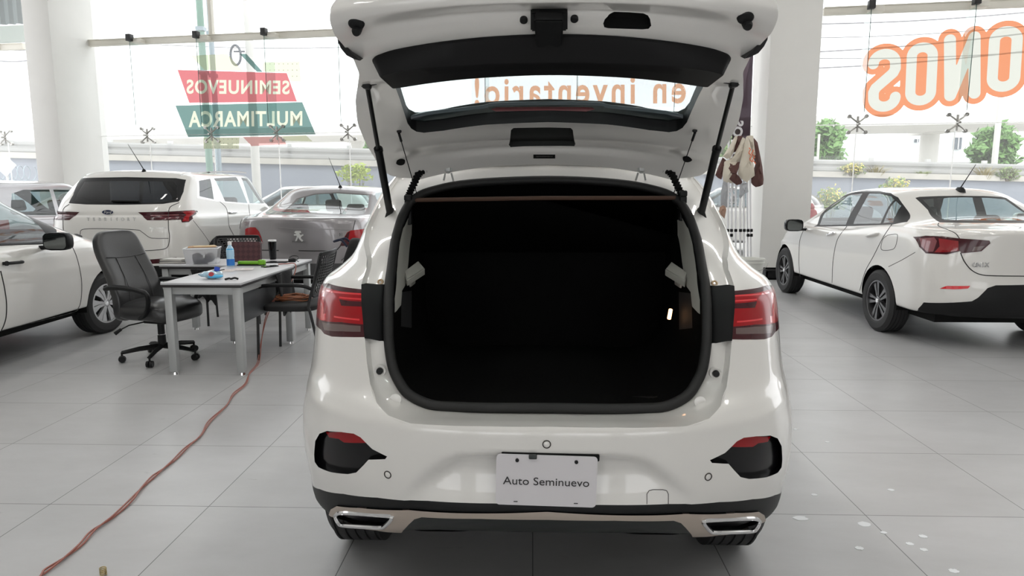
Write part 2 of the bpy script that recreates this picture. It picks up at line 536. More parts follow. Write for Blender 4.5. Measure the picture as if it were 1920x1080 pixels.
class Car:
    def __init__(s, name, label, loc, rz, keys, paint, group=None, **kw):
        s.root = thing(name, label, 'car', loc, rz, group)
        s.M = mtx(s.root); s.Mi = s.M.inverted()
        s.bm = carbody(keys, **kw); s.bvh = BVHTree.FromBMesh(s.bm); s.paint = paint
        s.W = max(k['W'] for k in keys)
    def hit(s, x, y, snap=True):
        o = s.Mi @ CAM; d = (s.Mi.to_3x3() @ ray(x, y)).normalized()
        h = s.bvh.ray_cast(o, d)
        if h[0] is not None: return h[0]
        if not snap: return None
        best = None                              # just past the outline: nearest point of the body to the sight line
        t = 0
        L = (s.root.location - CAM).length
        for k in range(61):
            p = o + d * (L - 3.2 + 6.4 * k / 60)
            q = s.bvh.find_nearest(p)
            if q[0] is not None and (best is None or q[3] < best[1]): best = (p, q[3], q[0])
        return best[0]
    def tr(s, pts): return [s.hit(*p) for p in pts]
    def mirror(s, pts): return [V((p[0], -p[1], p[2])) for p in pts]
    def panel(s, name, poly, ax, keep, m, parent=None, off=0.0, gap=0.0, label=None, thick=0.0, seam=None):
        """cut a panel out of the body skin along an outline and make it a part"""
        a, b = AX[ax]
        p2 = [(p[a], p[b]) if len(p) == 3 else tuple(p) for p in poly]
        fs = cut(s.bm, p2, ax, keep)
        if not fs: print('EMPTY PANEL', name, s.root.name); return None
        nb = take(s.bm, fs)
        if gap:
            ins = shrinkpoly(p2, gap)
            f2 = cut(nb, ins, ax, None)
            st = set(f2); rest = [f for f in nb.faces if f not in st]
            if seam is not None and rest:
                gb = take(nb, rest, keep=True); offset(gb, -0.012); obj('panel_gap', gb, seam, parent or s.root)
            bmesh.ops.delete(nb, geom=rest, context='FACES')
        if off: offset(nb, off)
        return obj(name, nb, m, parent or s.root, label)
    def finish(s, name='body', m=None):
        return obj(name, s.bm, m or s.paint, s.root)
    def arch(s, x, r, z, lip=None, lipw=0.04, depth=0.32, W=None):
        W = W or s.W
        for sd in (1, -1):
            poly = [(x + r * math.cos(R(a)), z + r * math.sin(R(a))) for a in range(0, 360, 10)]
            poly = [(p[0], min(p[1], z + r)) for p in poly]
            fs = cut(s.bm, poly, 1, lambda c: c.y * sd > 0.35)
            if lip:
                pl2 = [(x + (r + lipw) * math.cos(R(a)), z + (r + lipw) * math.sin(R(a))) for a in range(0, 360, 10)]
            bmesh.ops.delete(s.bm, geom=fs, context='FACES')
            if lip:
                f2 = cut(s.bm, pl2, 1, lambda c: c.y * sd > 0.35)
                nb = take(s.bm, f2, keep=True); offset(nb, 0.006); obj('wheel_arch_trim', nb, lip, s.root)
            lb = BM()
            rows = []
            for a in range(-8, 189, 7):
                rows.append([V((x + r * 1.0 * math.cos(R(a)), sd * yy, z + r * 1.0 * math.sin(R(a)))) for yy in (W - .03, W - depth)])
            g = addgrid(lb, rows)
            lb.faces.new([row[1] for row in g])
            obj('wheel_liner', lb, BLACKM, s.root)
    def wheel(s, x, y, r, w, rr, style, rimm, steer=0.0, n=5):
        sd = 1 if y > 0 else -1
        M = Matrix.Translation((x, y, r)) @ Matrix.Rotation(steer, 4, 'Z') @ Matrix.Rotation(-sd * math.pi / 2, 4, 'X')
        # local z = outwards
        b = BM()
        pr = [(rr, -w / 2), (rr + .02, -w / 2 - .004), (r - .035, -w / 2 - .006), (r - .008, -w / 2 + .02)]
        for g in range(-2, 3):
            yy = g * w * .17
            pr += [(r, yy - .012), (r, yy - .005), (r - .007, yy - .004), (r - .007, yy + .004), (r, yy + .005), (r, yy + .012)]
        pr += [(r - .008, w / 2 - .02), (r - .035, w / 2 + .006), (rr + .02, w / 2 + .004), (rr, w / 2), (rr - .012, w / 2 - .01), (rr - .012, -w / 2 + .01), (rr, -w / 2)]
        lathe(b, pr, 56, M)
        tyre = obj('wheel', b, RUBBER, s.root)
        rim(tyre, M, rr, w, style, rimm, n)
        return tyre
def rim(parent, M, rr, w, style, m, n):
    b = BM()
    lathe(b, [(rr - .001, w / 2 - .004), (rr - .018, w / 2 - .002), (rr - .022, w / 2 - .03), (rr - .03, -w / 2 + .02)], 48, M)
    if style == 'star':
        for k in range(n):
            for s in (-1, 1):
                a = 2 * math.pi * k / n
                c = lambda rad, da: (rad * math.cos(a + da), rad * math.sin(a + da))
                poly = [c(.035, s * .12), c(rr * .45, s * .10), c(rr - .02, s * .06), c(rr - .02, s * .30), c(rr * .5, s * .34), c(.05, s * .5)]
                prism(b, poly, w / 2 - .045, w / 2 - .018, M)
    elif style == 'cover':
        for k in range(n):
            a = 2 * math.pi * k / n
            c = lambda rad, da: (rad * math.cos(a + da), rad * math.sin(a + da))
            prism(b, [c(.04, -.5), c(rr * .5, -.36), c(rr - .02, -.33), c(rr - .02, .02), c(rr * .5, -.06), c(.04, .02)], w / 2 - .03, w / 2 - .008, M)
            prism(b, [c(.04, .0), c(rr * .5, -.01), c(rr - .02, .07), c(rr - .02, .42), c(rr * .5, .30), c(.04, .5)], w / 2 - .03, w / 2 - .010, M)
    lathe(b, [(0, w / 2 - .008), (.03, w / 2 - .008), (.042, w / 2 - .014), (.05, w / 2 - .05)], 24, M)
    obj('rim', b, m, parent)
    b = BM(); lathe(b, [(0, w / 2 - .004), (.022, w / 2 - .005), (.026, w / 2 - .012)], 20, M); obj('hub_cap', b, CHROME, parent)
    b = BM(); lathe(b, [(0.03, w / 2 - .10), (rr - .04, w / 2 - .10), (rr - .04, w / 2 - .115)], 32, M); obj('brake_disc', b, mat('brake_disc', (.05, .05, .05), .5, .6), parent)
def seats(car, rows, m=None, shelf=None):
    m = m or INTER
    for (x, ys, h) in rows:
        for y in ys:
            b = BM()
            Mr = Matrix.Rotation(R(-14), 3, 'Y')
            box(b, (x, y, .55 + h / 2 - .15), (.14, .48, h), Mr, bev=.05, seg=3)
            box(b, (x - .10 - .0, y, .55 + h + .02), (.10, .26, .19), Mr, bev=.045, seg=3)
            obj('seat', b, m, car.root)
def floorpan(car, x0, x1, w, z=.24, h=.35):
    b = BM(); box(b, ((x0 + x1) / 2, 0, z + h / 2), (x1 - x0, w * 2, h)); obj('underbody', b, BLACKM, car.root)
# ------------------------------------------------------------------ the open white hatchback SUV in the middle
SX, SY = 0.05, 4.13                  # car centre; local x = Y - SY, local y = SX - X
def sk(z, Yr, W, L, n, xf=2.15, Wf=None, **k):
    return dict(z=z, xr=Yr - SY, W=W, Lr=L, er=n, xf=xf, Lf=k.pop('Lf', 1.0), ef=2.3, **k)
SUVK = [
    sk(.37, 2.5, .60, .6, 3, 1.9), sk([(-1.95, .365), (-1.7, .32)], 2.25, .85, .66, 2.6, 2.05), sk([(-2.04, .372), (-1.93, .325), (-1.75, .31)], 2.10, .895, .7, 2.6), sk([(-2.09, .392), (-1.97, .345), (-1.75, .325)], 2.035, .912, .74, 2.6), sk(.46, 1.98, .924, .78, 2.6),
    sk(.56, 1.955, .932, .8, 2.6, 2.2), sk(.66, 1.95, .928, .8, 2.6, 2.2), sk(.74, 1.95, .912, .8, 2.6, 2.15), sk(.785, 1.972, .907, .8, 2.6, 2.12),
    sk(.83, 2.04, .902, .75, 2.7, 2.05), sk(.90, 2.09, .892, .70, 2.8, 1.9), sk(1.0, 2.135, .886, .66, 2.8, 1.5), sk(1.08, 2.18, .880, .62, 2.8, 1.1),
    sk(1.13, 2.22, .858, .60, 2.8, .95, Lf=.6), sk(1.17, 2.27, .810, .60, 2.9, .85, Lf=.5), sk(1.22, 2.35, .772, .60, 3, .76, Lf=.4), sk(1.30, 2.47, .760, .60, 3, .6, Lf=.4),
    sk(1.38, 2.60, .744, .55, 3, .42, Lf=.4), sk(1.46, 2.75, .722, .5, 3, .22, Lf=.4), sk(1.52, 2.90, .70, .5, 3, .02, Lf=.4), sk(1.565, 2.97, .66, .5, 3, -.1, Lf=.4),
    sk(1.60, 3.06, .58, .5, 3, -.2, Lf=.4), sk(1.63, 3.25, .40, .4, 3, -.4, Lf=.3), sk(1.64, 3.4, .0005, .3, 2.5, -.5, Lf=.2)]
def wloc(p): return V((p.x - SX, p.y, p.z))
_rc = [atY(x, y, 1.95) for x, y in ((752, 932), (800, 891), (835, 864), (862, 853), (905, 849), (1028, 848))]
_rc = [(SX - p.x, p.z) for p in _rc]
_rc = [(a, b) for a, b in _rc] + [(-a, b) for a, b in _rc[::-1][1:]]
_rp = _rc + [(_rc[-1][0], .49), (_rc[0][0], .49)]
def sdist(p):
    best = 9
    for i in range(len(_rc) - 1):
        ax_, az = _rc[i]; bx, bz = _rc[i + 1]
        dx, dz = bx - ax_, bz - az
        t = max(0, min(1, ((p[0] - ax_) * dx + (p[1] - az) * dz) / (dx * dx + dz * dz)))
        best = min(best, math.hypot(p[0] - ax_ - t * dx, p[1] - az - t * dz))
    return best
def suvmod(A):
    s = A.shape; F = A.reshape(-1, 3)
    for q in F:
        if q[0] < -1.5 and .49 < q[2] < .70 and abs(q[1]) < .6 and inpoly((q[1], q[2]), _rp):
            d = min(1, sdist((q[1], q[2])) / .035); d = d * d * (3 - 2 * d)
            q[0] += .04 * d * max(0, min(1, (q[2] - .495) / .12))
    return F.reshape(s)
suv = Car('open_tailgate_suv', 'large white SUV in the centre foreground with its tailgate raised and empty black trunk', (SX, SY, 0), math.pi / 2, SUVK, WHITE, nr=64, ns=40, nf=14,
          segs=[3, 4, 6, 6, 8, 8, 8, 5, 5, 5, 6, 5, 5, 5, 5, 5, 5, 5, 5, 4, 4, 4, 4], mod=suvmod)
sroot = suv.root
rear = lambda c: c.x < -0.6
def S(p): return suv.Mi @ p                       # world -> car
mir = suv.mirror
A_px = [(1028, 800), (900, 799), (770, 794), (728, 779), (706, 755), (694, 720), (688, 680), (684, 634), (681, 600), (678, 565), (678, 533), (687, 503), (688, 484), (682, 458), (686, 431), (699, 402), (720, 364), (743, 331), (775, 316), (860, 306), (1028, 302)]
B_px = [(1028, 775), (920, 774), (850, 771), (800, 766), (760, 746), (739, 718), (727, 688), (720, 640), (719, 600), (719, 570), (721, 533), (725, 503), (728, 480), (731, 458), (735, 440), (746, 405), (758, 382), (768, 370), (800, 353), (880, 337), (1028, 330)]
A_l = suv.tr(A_px)
B_l = []
for i, (x, y) in enumerate(B_px):
    h = suv.M @ suv.hit(x, y)
    d = 0.13 if y > 765 else (0.13 + (765 - y) / 130 * -.07 if y > 635 else .06)
    B_l.append(S(atY(x, y, min(h.y, 2.97) + d)))
n0 = len(A_l)
def full(left):  # left half from bottom centre to top centre -> closed loop
    return left + mir(left)[::-1][1:-1]
poly = [(p.y, p.z) for p in full(A_l)]
fs = cut(suv.bm, poly, 0, rear)
bmesh.ops.delete(suv.bm, geom=fs, context='FACES')
# door jamb between the body skin and the rubber seal
def strip(name, A, B, m, prof, parent=sroot, closed=False, label=None):
    rows = []
    for a, b in zip(A, B):
        rows.append([a.lerp(b, t) + V((dx, 0, 0)) for t, dx in prof])
    bm = BM(); addgrid(bm, rows, cu=closed)
    return obj(name, bm, m, parent, label)
JP = [(0, 0), (.05, .012), (.13, .03), (.3, .02), (.62, .004), (1, 0.0)]
def sub(l, i, j, k=5): return crspline(l[i:j], k)
for half, nm in ((lambda l: l, 0), (mir, 1)):
    a, b = half(A_l), half(B_l)
    strip('door_jamb', sub(a, 0, 8), sub(b, 0, 8), WHITE, JP)
    strip('door_jamb', sub(a, 10, 21), sub(b, 10, 21), WHITE, JP)
    strip('lamp_housing', sub(a, 7, 11), sub(b, 7, 11), BLACKP, [(-.03, .03), (0, -.004), (.2, 0), (.8, -.005), (1, .01)])
# rubber seal around the opening
Bf = crspline(full(B_l), 5, closed=True)
cen = V((0, 0, 1.1))
def inward(p, d):
    v = V((0, -p.y * .7, 1.08 - p.z)).normalized(); return p + v * d
bm = BM(); tube(bm, [inward(p, .016) + V((.004, 0, 0)) for p in Bf], .0175, 10, closed=True); obj('rubber_seal', bm, mat('seal_rubber', (.010, .010, .010), .6), sroot)
# cargo room
CARPET = mat('black_carpet', (0.0035, 0.0035, 0.0035), 0.95, spec=0.05, bump=0.3, nscale=300)
rows = []
for t, ins in ((0, .03), (.06, .035), (.3, .03), (.85, .03), (1, .03)):
    rows.append([V((p.x + (-1.0 - p.x) * t, inward(p, ins).y, inward(p, ins).z)) for p in Bf])
TRIMG = mat('grey_interior_trim', (0.47, 0.46, 0.42), 0.6)
bm = BM(); g = addgrid(bm, rows, cv=True); bm.faces.new(g[-1]); bmesh.ops.recalc_face_normals(bm, faces=bm.faces)
lbvh = BVHTree.FromBMesh(bm)
def lhit(x, y): return lbvh.ray_cast(suv.Mi @ CAM, (suv.Mi.to_3x3() @ ray(x, y)).normalized())[0]
PT = [p for p in (lhit(x, y) for x, y in ((766, 408), (756, 428), (748, 470), (744, 511), (740, 560), (740, 586), (752, 572), (754, 545), (760, 535), (766, 490), (772, 440), (773, 412))) if p]
SG = [p for p in (lhit(x, y) for x, y in ((752, 548), (772, 545), (772, 615), (752, 612))) if p]
for sg in (1, -1):
    for nm_, pl, mm in (('pillar_trim', PT, TRIMG), ('speaker_grille', SG, mat('grille_black', (.016, .016, .017), .7))):
        nb = take(bm, cut(bm, [(p.x, p.z) for p in pl], 1, lambda c: c.y * sg > .3))
        if len(nb.faces): obj(nm_, nb, mm, sroot)
        else: print('EMPTY', nm_)
obj('cargo_lining', bm, CARPET, sroot)
bm = BM()
box(bm, (-1.06, 0, 1.0), (.12, 1.15, .72), Matrix.Rotation(R(14), 3, 'Y'), bev=.04); obj('seat_backrest', bm, CARPET, sroot)
# sill guard
bm = BM()
p = [S(atY(x, y, Y)) for x, y, Y in ((800, 764, 2.14), (1245, 764, 2.14), (1232, 743, 2.22), (812, 743, 2.22))]
f = bm.faces.new([bm.verts.new(q) for q in p]); bmesh.ops.solidify(bm, geom=[f], thickness=.006)
obj('sill_guard', bm, mat('sill_plastic', (.010, .0105, .011), .5), sroot)
bm = BM(); q = S(atY(1020, 752, 2.18)); box(bm, q, (.03, .10, .02), bev=.005); obj('lock_striker', bm, BLACKM, sroot)
# raised parcel shelf with a brown edge
t0 = [S(atY(x, y, Y)) for x, y, Y in ((772, 377, 2.84), (1266, 373, 2.84), (1250, 500, 3.12), (792, 500, 3.12))]
bm = BM(); f = bm.faces.new([bm.verts.new(q) for q in t0]); bmesh.ops.solidify(bm, geom=[f], thickness=-.012); shelf = obj('parcel_shelf', bm, CARPET, sroot)
bm = BM(); tube(bm, [t0[0] + V((-.004, 0, .004)), t0[0].lerp(t0[1], .5) + V((-.004, 0, .008)), t0[1] + V((-.004, 0, .004))], .0085, 8); obj('shelf_edge', bm, mat('brown_edge', (.085, .042, .026), .7), shelf, label='brown edge strip')
for e in (S(atY(1281, 363, 2.82)), S(atY(765, 371, 2.82))):
    bm = BM(); box(bm, e, (.03, .03, .025), bev=.006); box(bm, e + V((0, 0, -.06)), (.03, .028, .10), bev=.006); obj('shelf_clip', bm, BLACKP, shelf)
# grey pillar trim and shelf carriers inside the opening
TRIMG = mat('grey_interior_trim', (0.47, 0.46, 0.42), 0.6)
def flat(pts, Y): return [S(atY(x, y, Y if len(q) == 0 else q[0])) for x, y, *q in pts]
def polyobj(name, pts, m, parent, th=.006, both=True):
    for hf in ((0, 1) if both else (0,)):
        q = mir(pts) if hf else pts
        bm = BM(); f = bm.faces.new([bm.verts.new(p) for p in q])
        bmesh.ops.triangulate(bm, faces=bm.faces); bmesh.ops.solidify(bm, geom=bm.faces[:], thickness=th); obj(name, bm, m, parent)
bmL = [S(atY(x, y, Y)) for x, y, Y in ((757, 508, 2.62), (784, 488, 2.80), (797, 503, 2.74), (763, 525, 2.56))]
for hf in (0, 1):
    q = mir(bmL) if hf else bmL
    bm = BM(); lo = [p + V((0.0, 0, -.028)) for p in q]
    va = [bm.verts.new(p) for p in q]; vb = [bm.verts.new(p) for p in lo]
    bm.faces.new(va); bm.faces.new(vb)
    for i in range(4): bm.faces.new([va[i], va[(i + 1) % 4], vb[(i + 1) % 4], vb[i]])
    bmesh.ops.bevel(bm, geom=bm.edges[:], offset=.004, segments=2, affect='EDGES')
    box(bm, (sum((p for p in lo), V()) / 4) + V((.02, (.02 if hf == 0 else -.02), -.018)), (.10, .03, .04), bev=.006)
    obj('shelf_carrier', bm, TRIMG, sroot)
bm = BM(); q = S(atY(1256, 589, 2.60)); box(bm, q, (.012, .014, .042), Matrix.Rotation(R(8), 3, 'X'), bev=.004)
obj('cargo_lamp', bm, mat('lit_lamp', (1, .6, .3), .4, emit=(1.0, .50, .22), estr=3.0), sroot, label='small lit amber lamp')
# jamb hardware: rubber bumpers, blind plugs, drain plugs
def jambpt(x, y, d=0.0):
    return S(atY(x, y, d))
def disc(name, p, no, r, h, m, parent, n=20, prof=None):
    bm = BM()
    Mx = V(no).to_track_quat('Z', 'Y').to_matrix().to_4x4(); Mx.translation = p
    lathe(bm, prof or [(0, h), (r * .8, h), (r, h * .5), (r, -h)], n, Mx)
    return obj(name, bm, m, parent)
jb = BVHTree.FromPolygons([tuple(v) for v in [suv.M @ p for row in zip(sub(A_l, 0, 21), sub(B_l, 0, 21)) for p in row]], [[2 * i, 2 * i + 1, 2 * i + 3, 2 * i + 2] for i in range(100 - 0)])
def jhit(x, y):
    h = jb.ray_cast(CAM, ray(x, y).normalized()); return S(h[0]) if h[0] else S(atY(x, y, 2.2))
for hf in (0, 1):
    g = (lambda p: V((p.x, -p.y, p.z))) if hf else (lambda p: p)
    q = g(jhit(711, 697)); disc('stop_cup', q + V((.012, 0, 0)), (-1, .15 * (1 if hf else -1), .1), .020, .008, WHITE, sroot, prof=[(.010, -.006), (.012, .004), (.018, .006), (.021, 0), (.021, -.02)])
    disc('stop_buffer', q + V((.006, 0, 0)), (-1, .15 * (1 if hf else -1), .1), .011, .008, BLACKP, sroot)
    q = g(jhit(742, 750)); disc('blind_plug', q + V((-.003, 0, .003)), (-1, 0, .12), .019, .002, WHITE, sroot)
    q = g(jhit(713, 529)); disc('drain_plug', q + V((.0, 0, 0)), (-1, 0, .2), .010, .006, mat('putty', (.55, .40, .25), .6), sroot, prof=[(.004, 0), (.006, .005), (.010, .005), (.012, -.004)])
# ---- tail lights
Lp = suv.tr([(690, 543), (675, 542), (650, 539), (632, 536), (616, 531), (607, 531)])
Lb = suv.tr([(602, 618), (608, 626), (622, 631), (650, 632), (690, 632)])
def two(pts): return [(p.y, p.z) for p in pts]
for hf in (0, 1):
    m = mir if hf else (lambda l: l)
    sg = -1 if hf else 1
    keep = lambda c: c.x < -1.44 and c.y * sg > 0.3
    top = two(m(Lp)); bot = two(m(Lb))
    poly = top + [(sg * 1.3, top[-1][1] + .0), (sg * 1.3, bot[0][1])] + bot
    nb = take(suv.bm, cut(suv.bm, poly, 0, keep))
    red = two(m(suv.tr([(690, 551), (640, 546), (618, 541)]))) + [(sg * 1.3, 1.085), (sg * 1.3, 1.0)] + two(m(suv.tr([(600, 600), (640, 604), (690, 609)])))
    clr = two(m(suv.tr([(604, 604), (640, 608), (676, 611), (676, 622), (640, 621), (608, 619)])))
    dk = two(m(suv.tr([(636, 561), (655, 564), (690, 566), (690, 575), (640, 573)])))
    l1 = take(nb, cut(nb, red, 0)); l2 = take(nb, cut(nb, clr, 0)); l3 = take(l1, cut(l1, dk, 0))
    br = []
    for pp in ([(604, 545), (609, 545), (606, 598), (601, 598)], [(603, 588), (611, 588), (610, 600), (602, 600)], [(626, 592), (674, 598), (674, 601), (626, 595)], [(636, 556), (690, 560), (690, 563), (636, 559)], [(612, 543), (690, 550), (690, 553), (612, 546)]):
        q = two(m(suv.tr(pp)))
        br += [take(l1, cut(l1, q, 0))]
    base = obj('tail_light', nb, REDD, sroot, label='red tail light wrapping round the corner')
    obj('red_lens', l1, REDL, base); obj('clear_lens', l2, CLEARL, base); obj('dark_lens', l3, REDD, base)
    for b_ in br:
        if len(b_.faces): obj('light_bar', b_, REDB, base)
# ---- fog light pods
FP = [(589, 852), (591, 827), (599, 813), (613, 808), (640, 810), (663, 813), (676, 820), (698, 842), (726, 856), (722, 861), (691, 862), (681, 873), (668, 886), (652, 889), (619, 885), (597, 876), (590, 866)]
RF = [(606, 816), (640, 816), (671, 820), (683, 837), (640, 836), (630, 829), (612, 826)]
for hf in (0, 1):
    m = mir if hf else (lambda l: l); sg = -1 if hf else 1
    pod = take(suv.bm, cut(suv.bm, two(m(suv.tr(FP))), 0, lambda c: c.x < -1.4 and c.y * sg > 0.1))
    wl = rimwalls(pod, .035, (1, 0, 0))
    for v in pod.verts: v.co.x += .03
    rf = take(pod, cut(pod, two(m(suv.tr(RF))), 0))
    base = obj('fog_lamp_pod', pod, BLACKG, sroot, label='black fog lamp pod')
    obj('pod_surround', wl, BLACKG, base); obj('red_reflector', rf, REDL, base)
# ---- lower cladding, skid plate, exhaust trims
def lowpoly(pxs, zlow=.1, wide=True):
    l = two(suv.tr(pxs)); full_ = l + [(-a, b) for a, b in l[::-1]]
    return full_
top = lowpoly([(578, 907), (600, 917), (644, 926), (707, 933), (802, 939), (928, 944), (1028, 947)])
lowz = [( -1.2, top[-1][1] + .01), (-1.2, .1), (1.2, .1), (1.2, top[0][1] + .01)]
nb = take(suv.bm, cut(suv.bm, top + lowz, 0, lambda c: c.x < -1.15))
skt = lowpoly([(618, 968), (621, 954), (632, 947), (676, 950), (770, 954), (1028, 958)])
skb = lowpoly([(751, 997), (705, 991), (660, 986), (629, 982), (621, 976)])
sk2 = two(suv.tr([(751, 997), (705, 991), (660, 986), (629, 982), (621, 976)]))
half = two(suv.tr([(1028, 972), (900, 970), (792, 967), (778, 971), (768, 980), (757, 991), (751, 998), (705, 991), (660, 986), (629, 982), (620, 975), (618, 966), (623, 953), (634, 947), (676, 950), (770, 954), (1028, 958)]))
skid = take(nb, cut(nb, half[:-1] + [(0, half[-1][1])] + [(-a, b) for a, b in half[::-1][1:]] + [(0, half[0][1])], 0))
dp = two(suv.tr([(1028, 973), (900, 971), (792, 968), (778, 972), (768, 981), (757, 992), (753, 998), (820, 999), (900, 1003), (1028, 1004)]))
dif = take(nb, cut(nb, dp + [(-a, b) for a, b in dp[::-1]], 0))
obj('lower_cladding', nb, BLACKP, sroot)
EX = [(630, 966), (637, 960), (660, 960), (728, 965), (735, 968), (733, 974), (723, 984), (715, 987), (690, 986), (645, 983), (636, 979)]
exh = []
for hf in (0, 1):
    m = mir if hf else (lambda l: l)
    g_ = take(skid, cut(skid, two(m(suv.tr(EX))), 0))
    ring = [p + V((-.008, 0, 0)) for p in m(suv.tr(EX))]
    exh.append((g_, ring))
offset(skid, .006)
skid_o = obj('skid_plate', skid, mat('silver_plastic', (.50, .43, .37), .38, .5), sroot, label='silver skid plate')
obj('diffuser', offset(dif, -.004), mat('diffuser_black', (.008, .011, .011), .35), sroot)
for g_, ring in exh:
    wl = rimwalls(g_, .03, (1, 0, 0))
    for v in g_.verts: v.co.x += .028
    ex = obj('exhaust_trim', g_, mat('exhaust_inner', (.02, .02, .022), .4, .3), sroot)
    obj('trim_wall', wl, BLACKP, ex)
    bm = BM(); tube(bm, crspline(ring, 4, closed=True), .0072, 8, closed=True); obj('chrome_ring', bm, CHROME, ex, label='chrome ring')
# ---- parking sensors, tow eye cover, plate
for x, y in ((727, 890), (1025, 833), (1328, 894)):
    p = suv.hit(x, y); no = suv.bvh.find_nearest(p)[1]
    d = disc('parking_sensor', p, no, .009, .002, WHITE, sroot)
    bm = BM(); Mx = no.to_track_quat('Z', 'Y').to_matrix().to_4x4(); Mx.translation = p
    tube(bm, [Mx @ V((.0115 * math.cos(a), .0115 * math.sin(a), .0005)) for a in np.linspace(0, 2 * math.pi, 25)[:-1]], .0018, 6, closed=True); obj('sensor_gap', bm, mat('gap_brown', (.05, .045, .04), .6), d)
tw = suv.tr([(1213, 945), (1213, 926), (1217, 920), (1224, 918), (1243, 918), (1250, 920), (1253, 926), (1253, 946)])
bm = BM(); tube(bm, [p + V((-.0005, 0, 0)) for p in tw], .0012, 6); obj('tow_eye_cover', bm, mat('gap_brown', (.05, .045, .04), .6), sroot)
P4 = [atY(x, y, 1.945) for x, y in ((929, 851), (1119, 857), (1121, 951), (929, 946))]
pc = sum(P4, V()) / 4
Mp = axes(pc, P4[1] - P4[0], P4[0] - P4[3])
Mp = suv.Mi @ Mp
wpl, hpl = (P4[1] - P4[0]).length, (P4[0] - P4[3]).length
PL = mat('plate_white', (.66, .64, .66), .35, coat=.3)
bm = BM(); prism(bm, rrect(wpl, hpl, .012), -.002, 0.0, Mp); plate = obj('license_plate', bm, PL, sroot, label='white dealer plate with black lettering')
me = textmesh('Auto Seminuevo', .0345, offset=.0, depth=.0006, spacing=1.0)
xs = [v.co.x for v in me.vertices]; wtx = max(xs) - min(xs)
bm = BM(); addmesh(bm, me, Mp @ Matrix.Translation((.000, -.004, .0008)) @ Matrix.Diagonal((wpl * .855 / wtx, 1.0, 1, 1))); obj('plate_lettering', bm, mat('black_ink', (.012, .01, .012), .5), plate, flat=True)
bm = BM()
for ox, oy in ((-.088, .062), (.087, .062)): cyl(bm, Mp @ V((ox, oy, -.002)), Mp @ V((ox, oy, .004)), .0055)
for ox, oy in ((-.090, -.068), (.090, -.068)): box(bm, Mp @ V((ox, oy, .0005)), (.002, .012, .002))
obj('plate_screws', bm, BLACKP, plate)
bm = BM(); box(bm, Mp @ V((-.042, hpl / 2 - .004, .004)), (.012, .024, .014), bev=.003); obj('plate_clip', bm, mat('clip_grey', (.03, .035, .035), .5), plate)
bm = BM(); prism(bm, rrect(wpl * .97, .02, .004), -.02, -.004, Mp @ Matrix.Translation((.01, hpl / 2 - .006, 0))); obj('plate_bracket', bm, BLACKM, plate)
# ---- bumper crease and side gap lines
GAPD = mat('panel_gap_dark', (.03, .03, .03), .7)
# ---- wheels
for sg in (1, -1):
    poly = [(-1.345 + .40 * math.cos(R(a)), .35 + .40 * math.sin(R(a))) for a in range(0, 360, 10)]
    for xw in (-1.345, 1.345):
        pl = [(p[0] + 1.345 + xw, p[1]) for p in poly]
        bmesh.ops.delete(suv.bm, geom=cut(suv.bm, pl, 1, lambda c: c.y * sg > .5), context='FACES')
    for xw in (-1.345, 1.345): suv.wheel(xw, sg * .735, .335, .22, .22, 'star', mat('alloy_silver', (.5, .5, .5), .3, .9), 0)
bm = BM(); box(bm, (0, 0, .40), (3.5, 1.2, .3)); box(bm, (-1.6, 0, .47), (.6, 1.2, .14)); obj('underbody', bm, BLACKM, sroot)
# side windows, cut for real glass
for sg in (1, -1):
    keep = lambda c: c.y * sg > .3
    for nm, pl in (('rear_side_window', [(-1.05, 1.19), (-.45, 1.16), (-.45, 1.47), (-.95, 1.46)]), ('front_side_window', [(-.38, 1.16), (.62, 1.14), (.20, 1.46), (-.38, 1.48)])):
        suv.panel(nm, pl, 1, keep, DARKGLASS)
suv.panel('windshield', [(-.62, 1.2), (.62, 1.2), (.56, 1.5), (-.56, 1.5)], 0, lambda c: c.x > 0.1, DARKGLASS)
suv.finish('body')
# ------------------------------------------------------------------ raised tailgate
HR = [((1028, 309, 2.93), (790, 336, 2.90)), ((1028, 286, 2.87), (735, 330, 2.85)), ((1028, 274, 2.855), (712, 310, 2.78)), ((1028, 262, 2.74), (700, 292, 2.72)), ((1028, 238, 2.64), (683, 262, 2.62)), ((1028, 226, 2.58), (673, 238, 2.54)), ((1028, 190, 2.40), (667, 195, 2.38)),
      ((1028, 140, 2.18), (671, 158, 2.18)), ((1028, 95, 2.04), (672, 134, 2.10)), ((1028, 62, 1.945), (664, 114, 2.05)), ((1028, 34, 1.905), (643, 84, 1.99)), ((1028, 18, 1.89), (628, 66, 1.95)), ((1028, 5, 1.825), (620, 45, 1.92)), ((1028, -14, 1.82), (620, 22, 1.90)), ((1028, -40, 1.83), (632, 4, 1.90))]
kc = np.array([list(S(atY(*a))) for a, b in HR]); ke = np.array([list(S(atY(*b))) for a, b in HR])
kc[:, 1] = 0
tt = np.arange(len(HR)); tq = np.linspace(0, len(HR) - 1, 85)
kc, ke = pchip(tt, kc, tq), pchip(tt, ke, tq)
us = np.sin(np.linspace(-1, 1, 81) * np.pi / 2)
def hgrid(lift=0.0):
    G = []
    for c, e in zip(kc, ke):
        row = []
        for u in us:
            w = abs(u) ** 2.4
            row.append(V((c[0] + (e[0] - c[0]) * w, e[1] * u, c[2] + (e[2] - c[2]) * w)))
        G.append(row)
    return G
G = hgrid()
hb = BM(); addgrid(hb, G); bmesh.ops.recalc_face_normals(hb, faces=hb.faces); hb.normal_update()
if sum(f.normal.z for f in hb.faces) > 0: bmesh.ops.reverse_faces(hb, faces=hb.faces); hb.normal_update()
setnrm(hb)
hbvh = BVHTree.FromBMesh(hb)
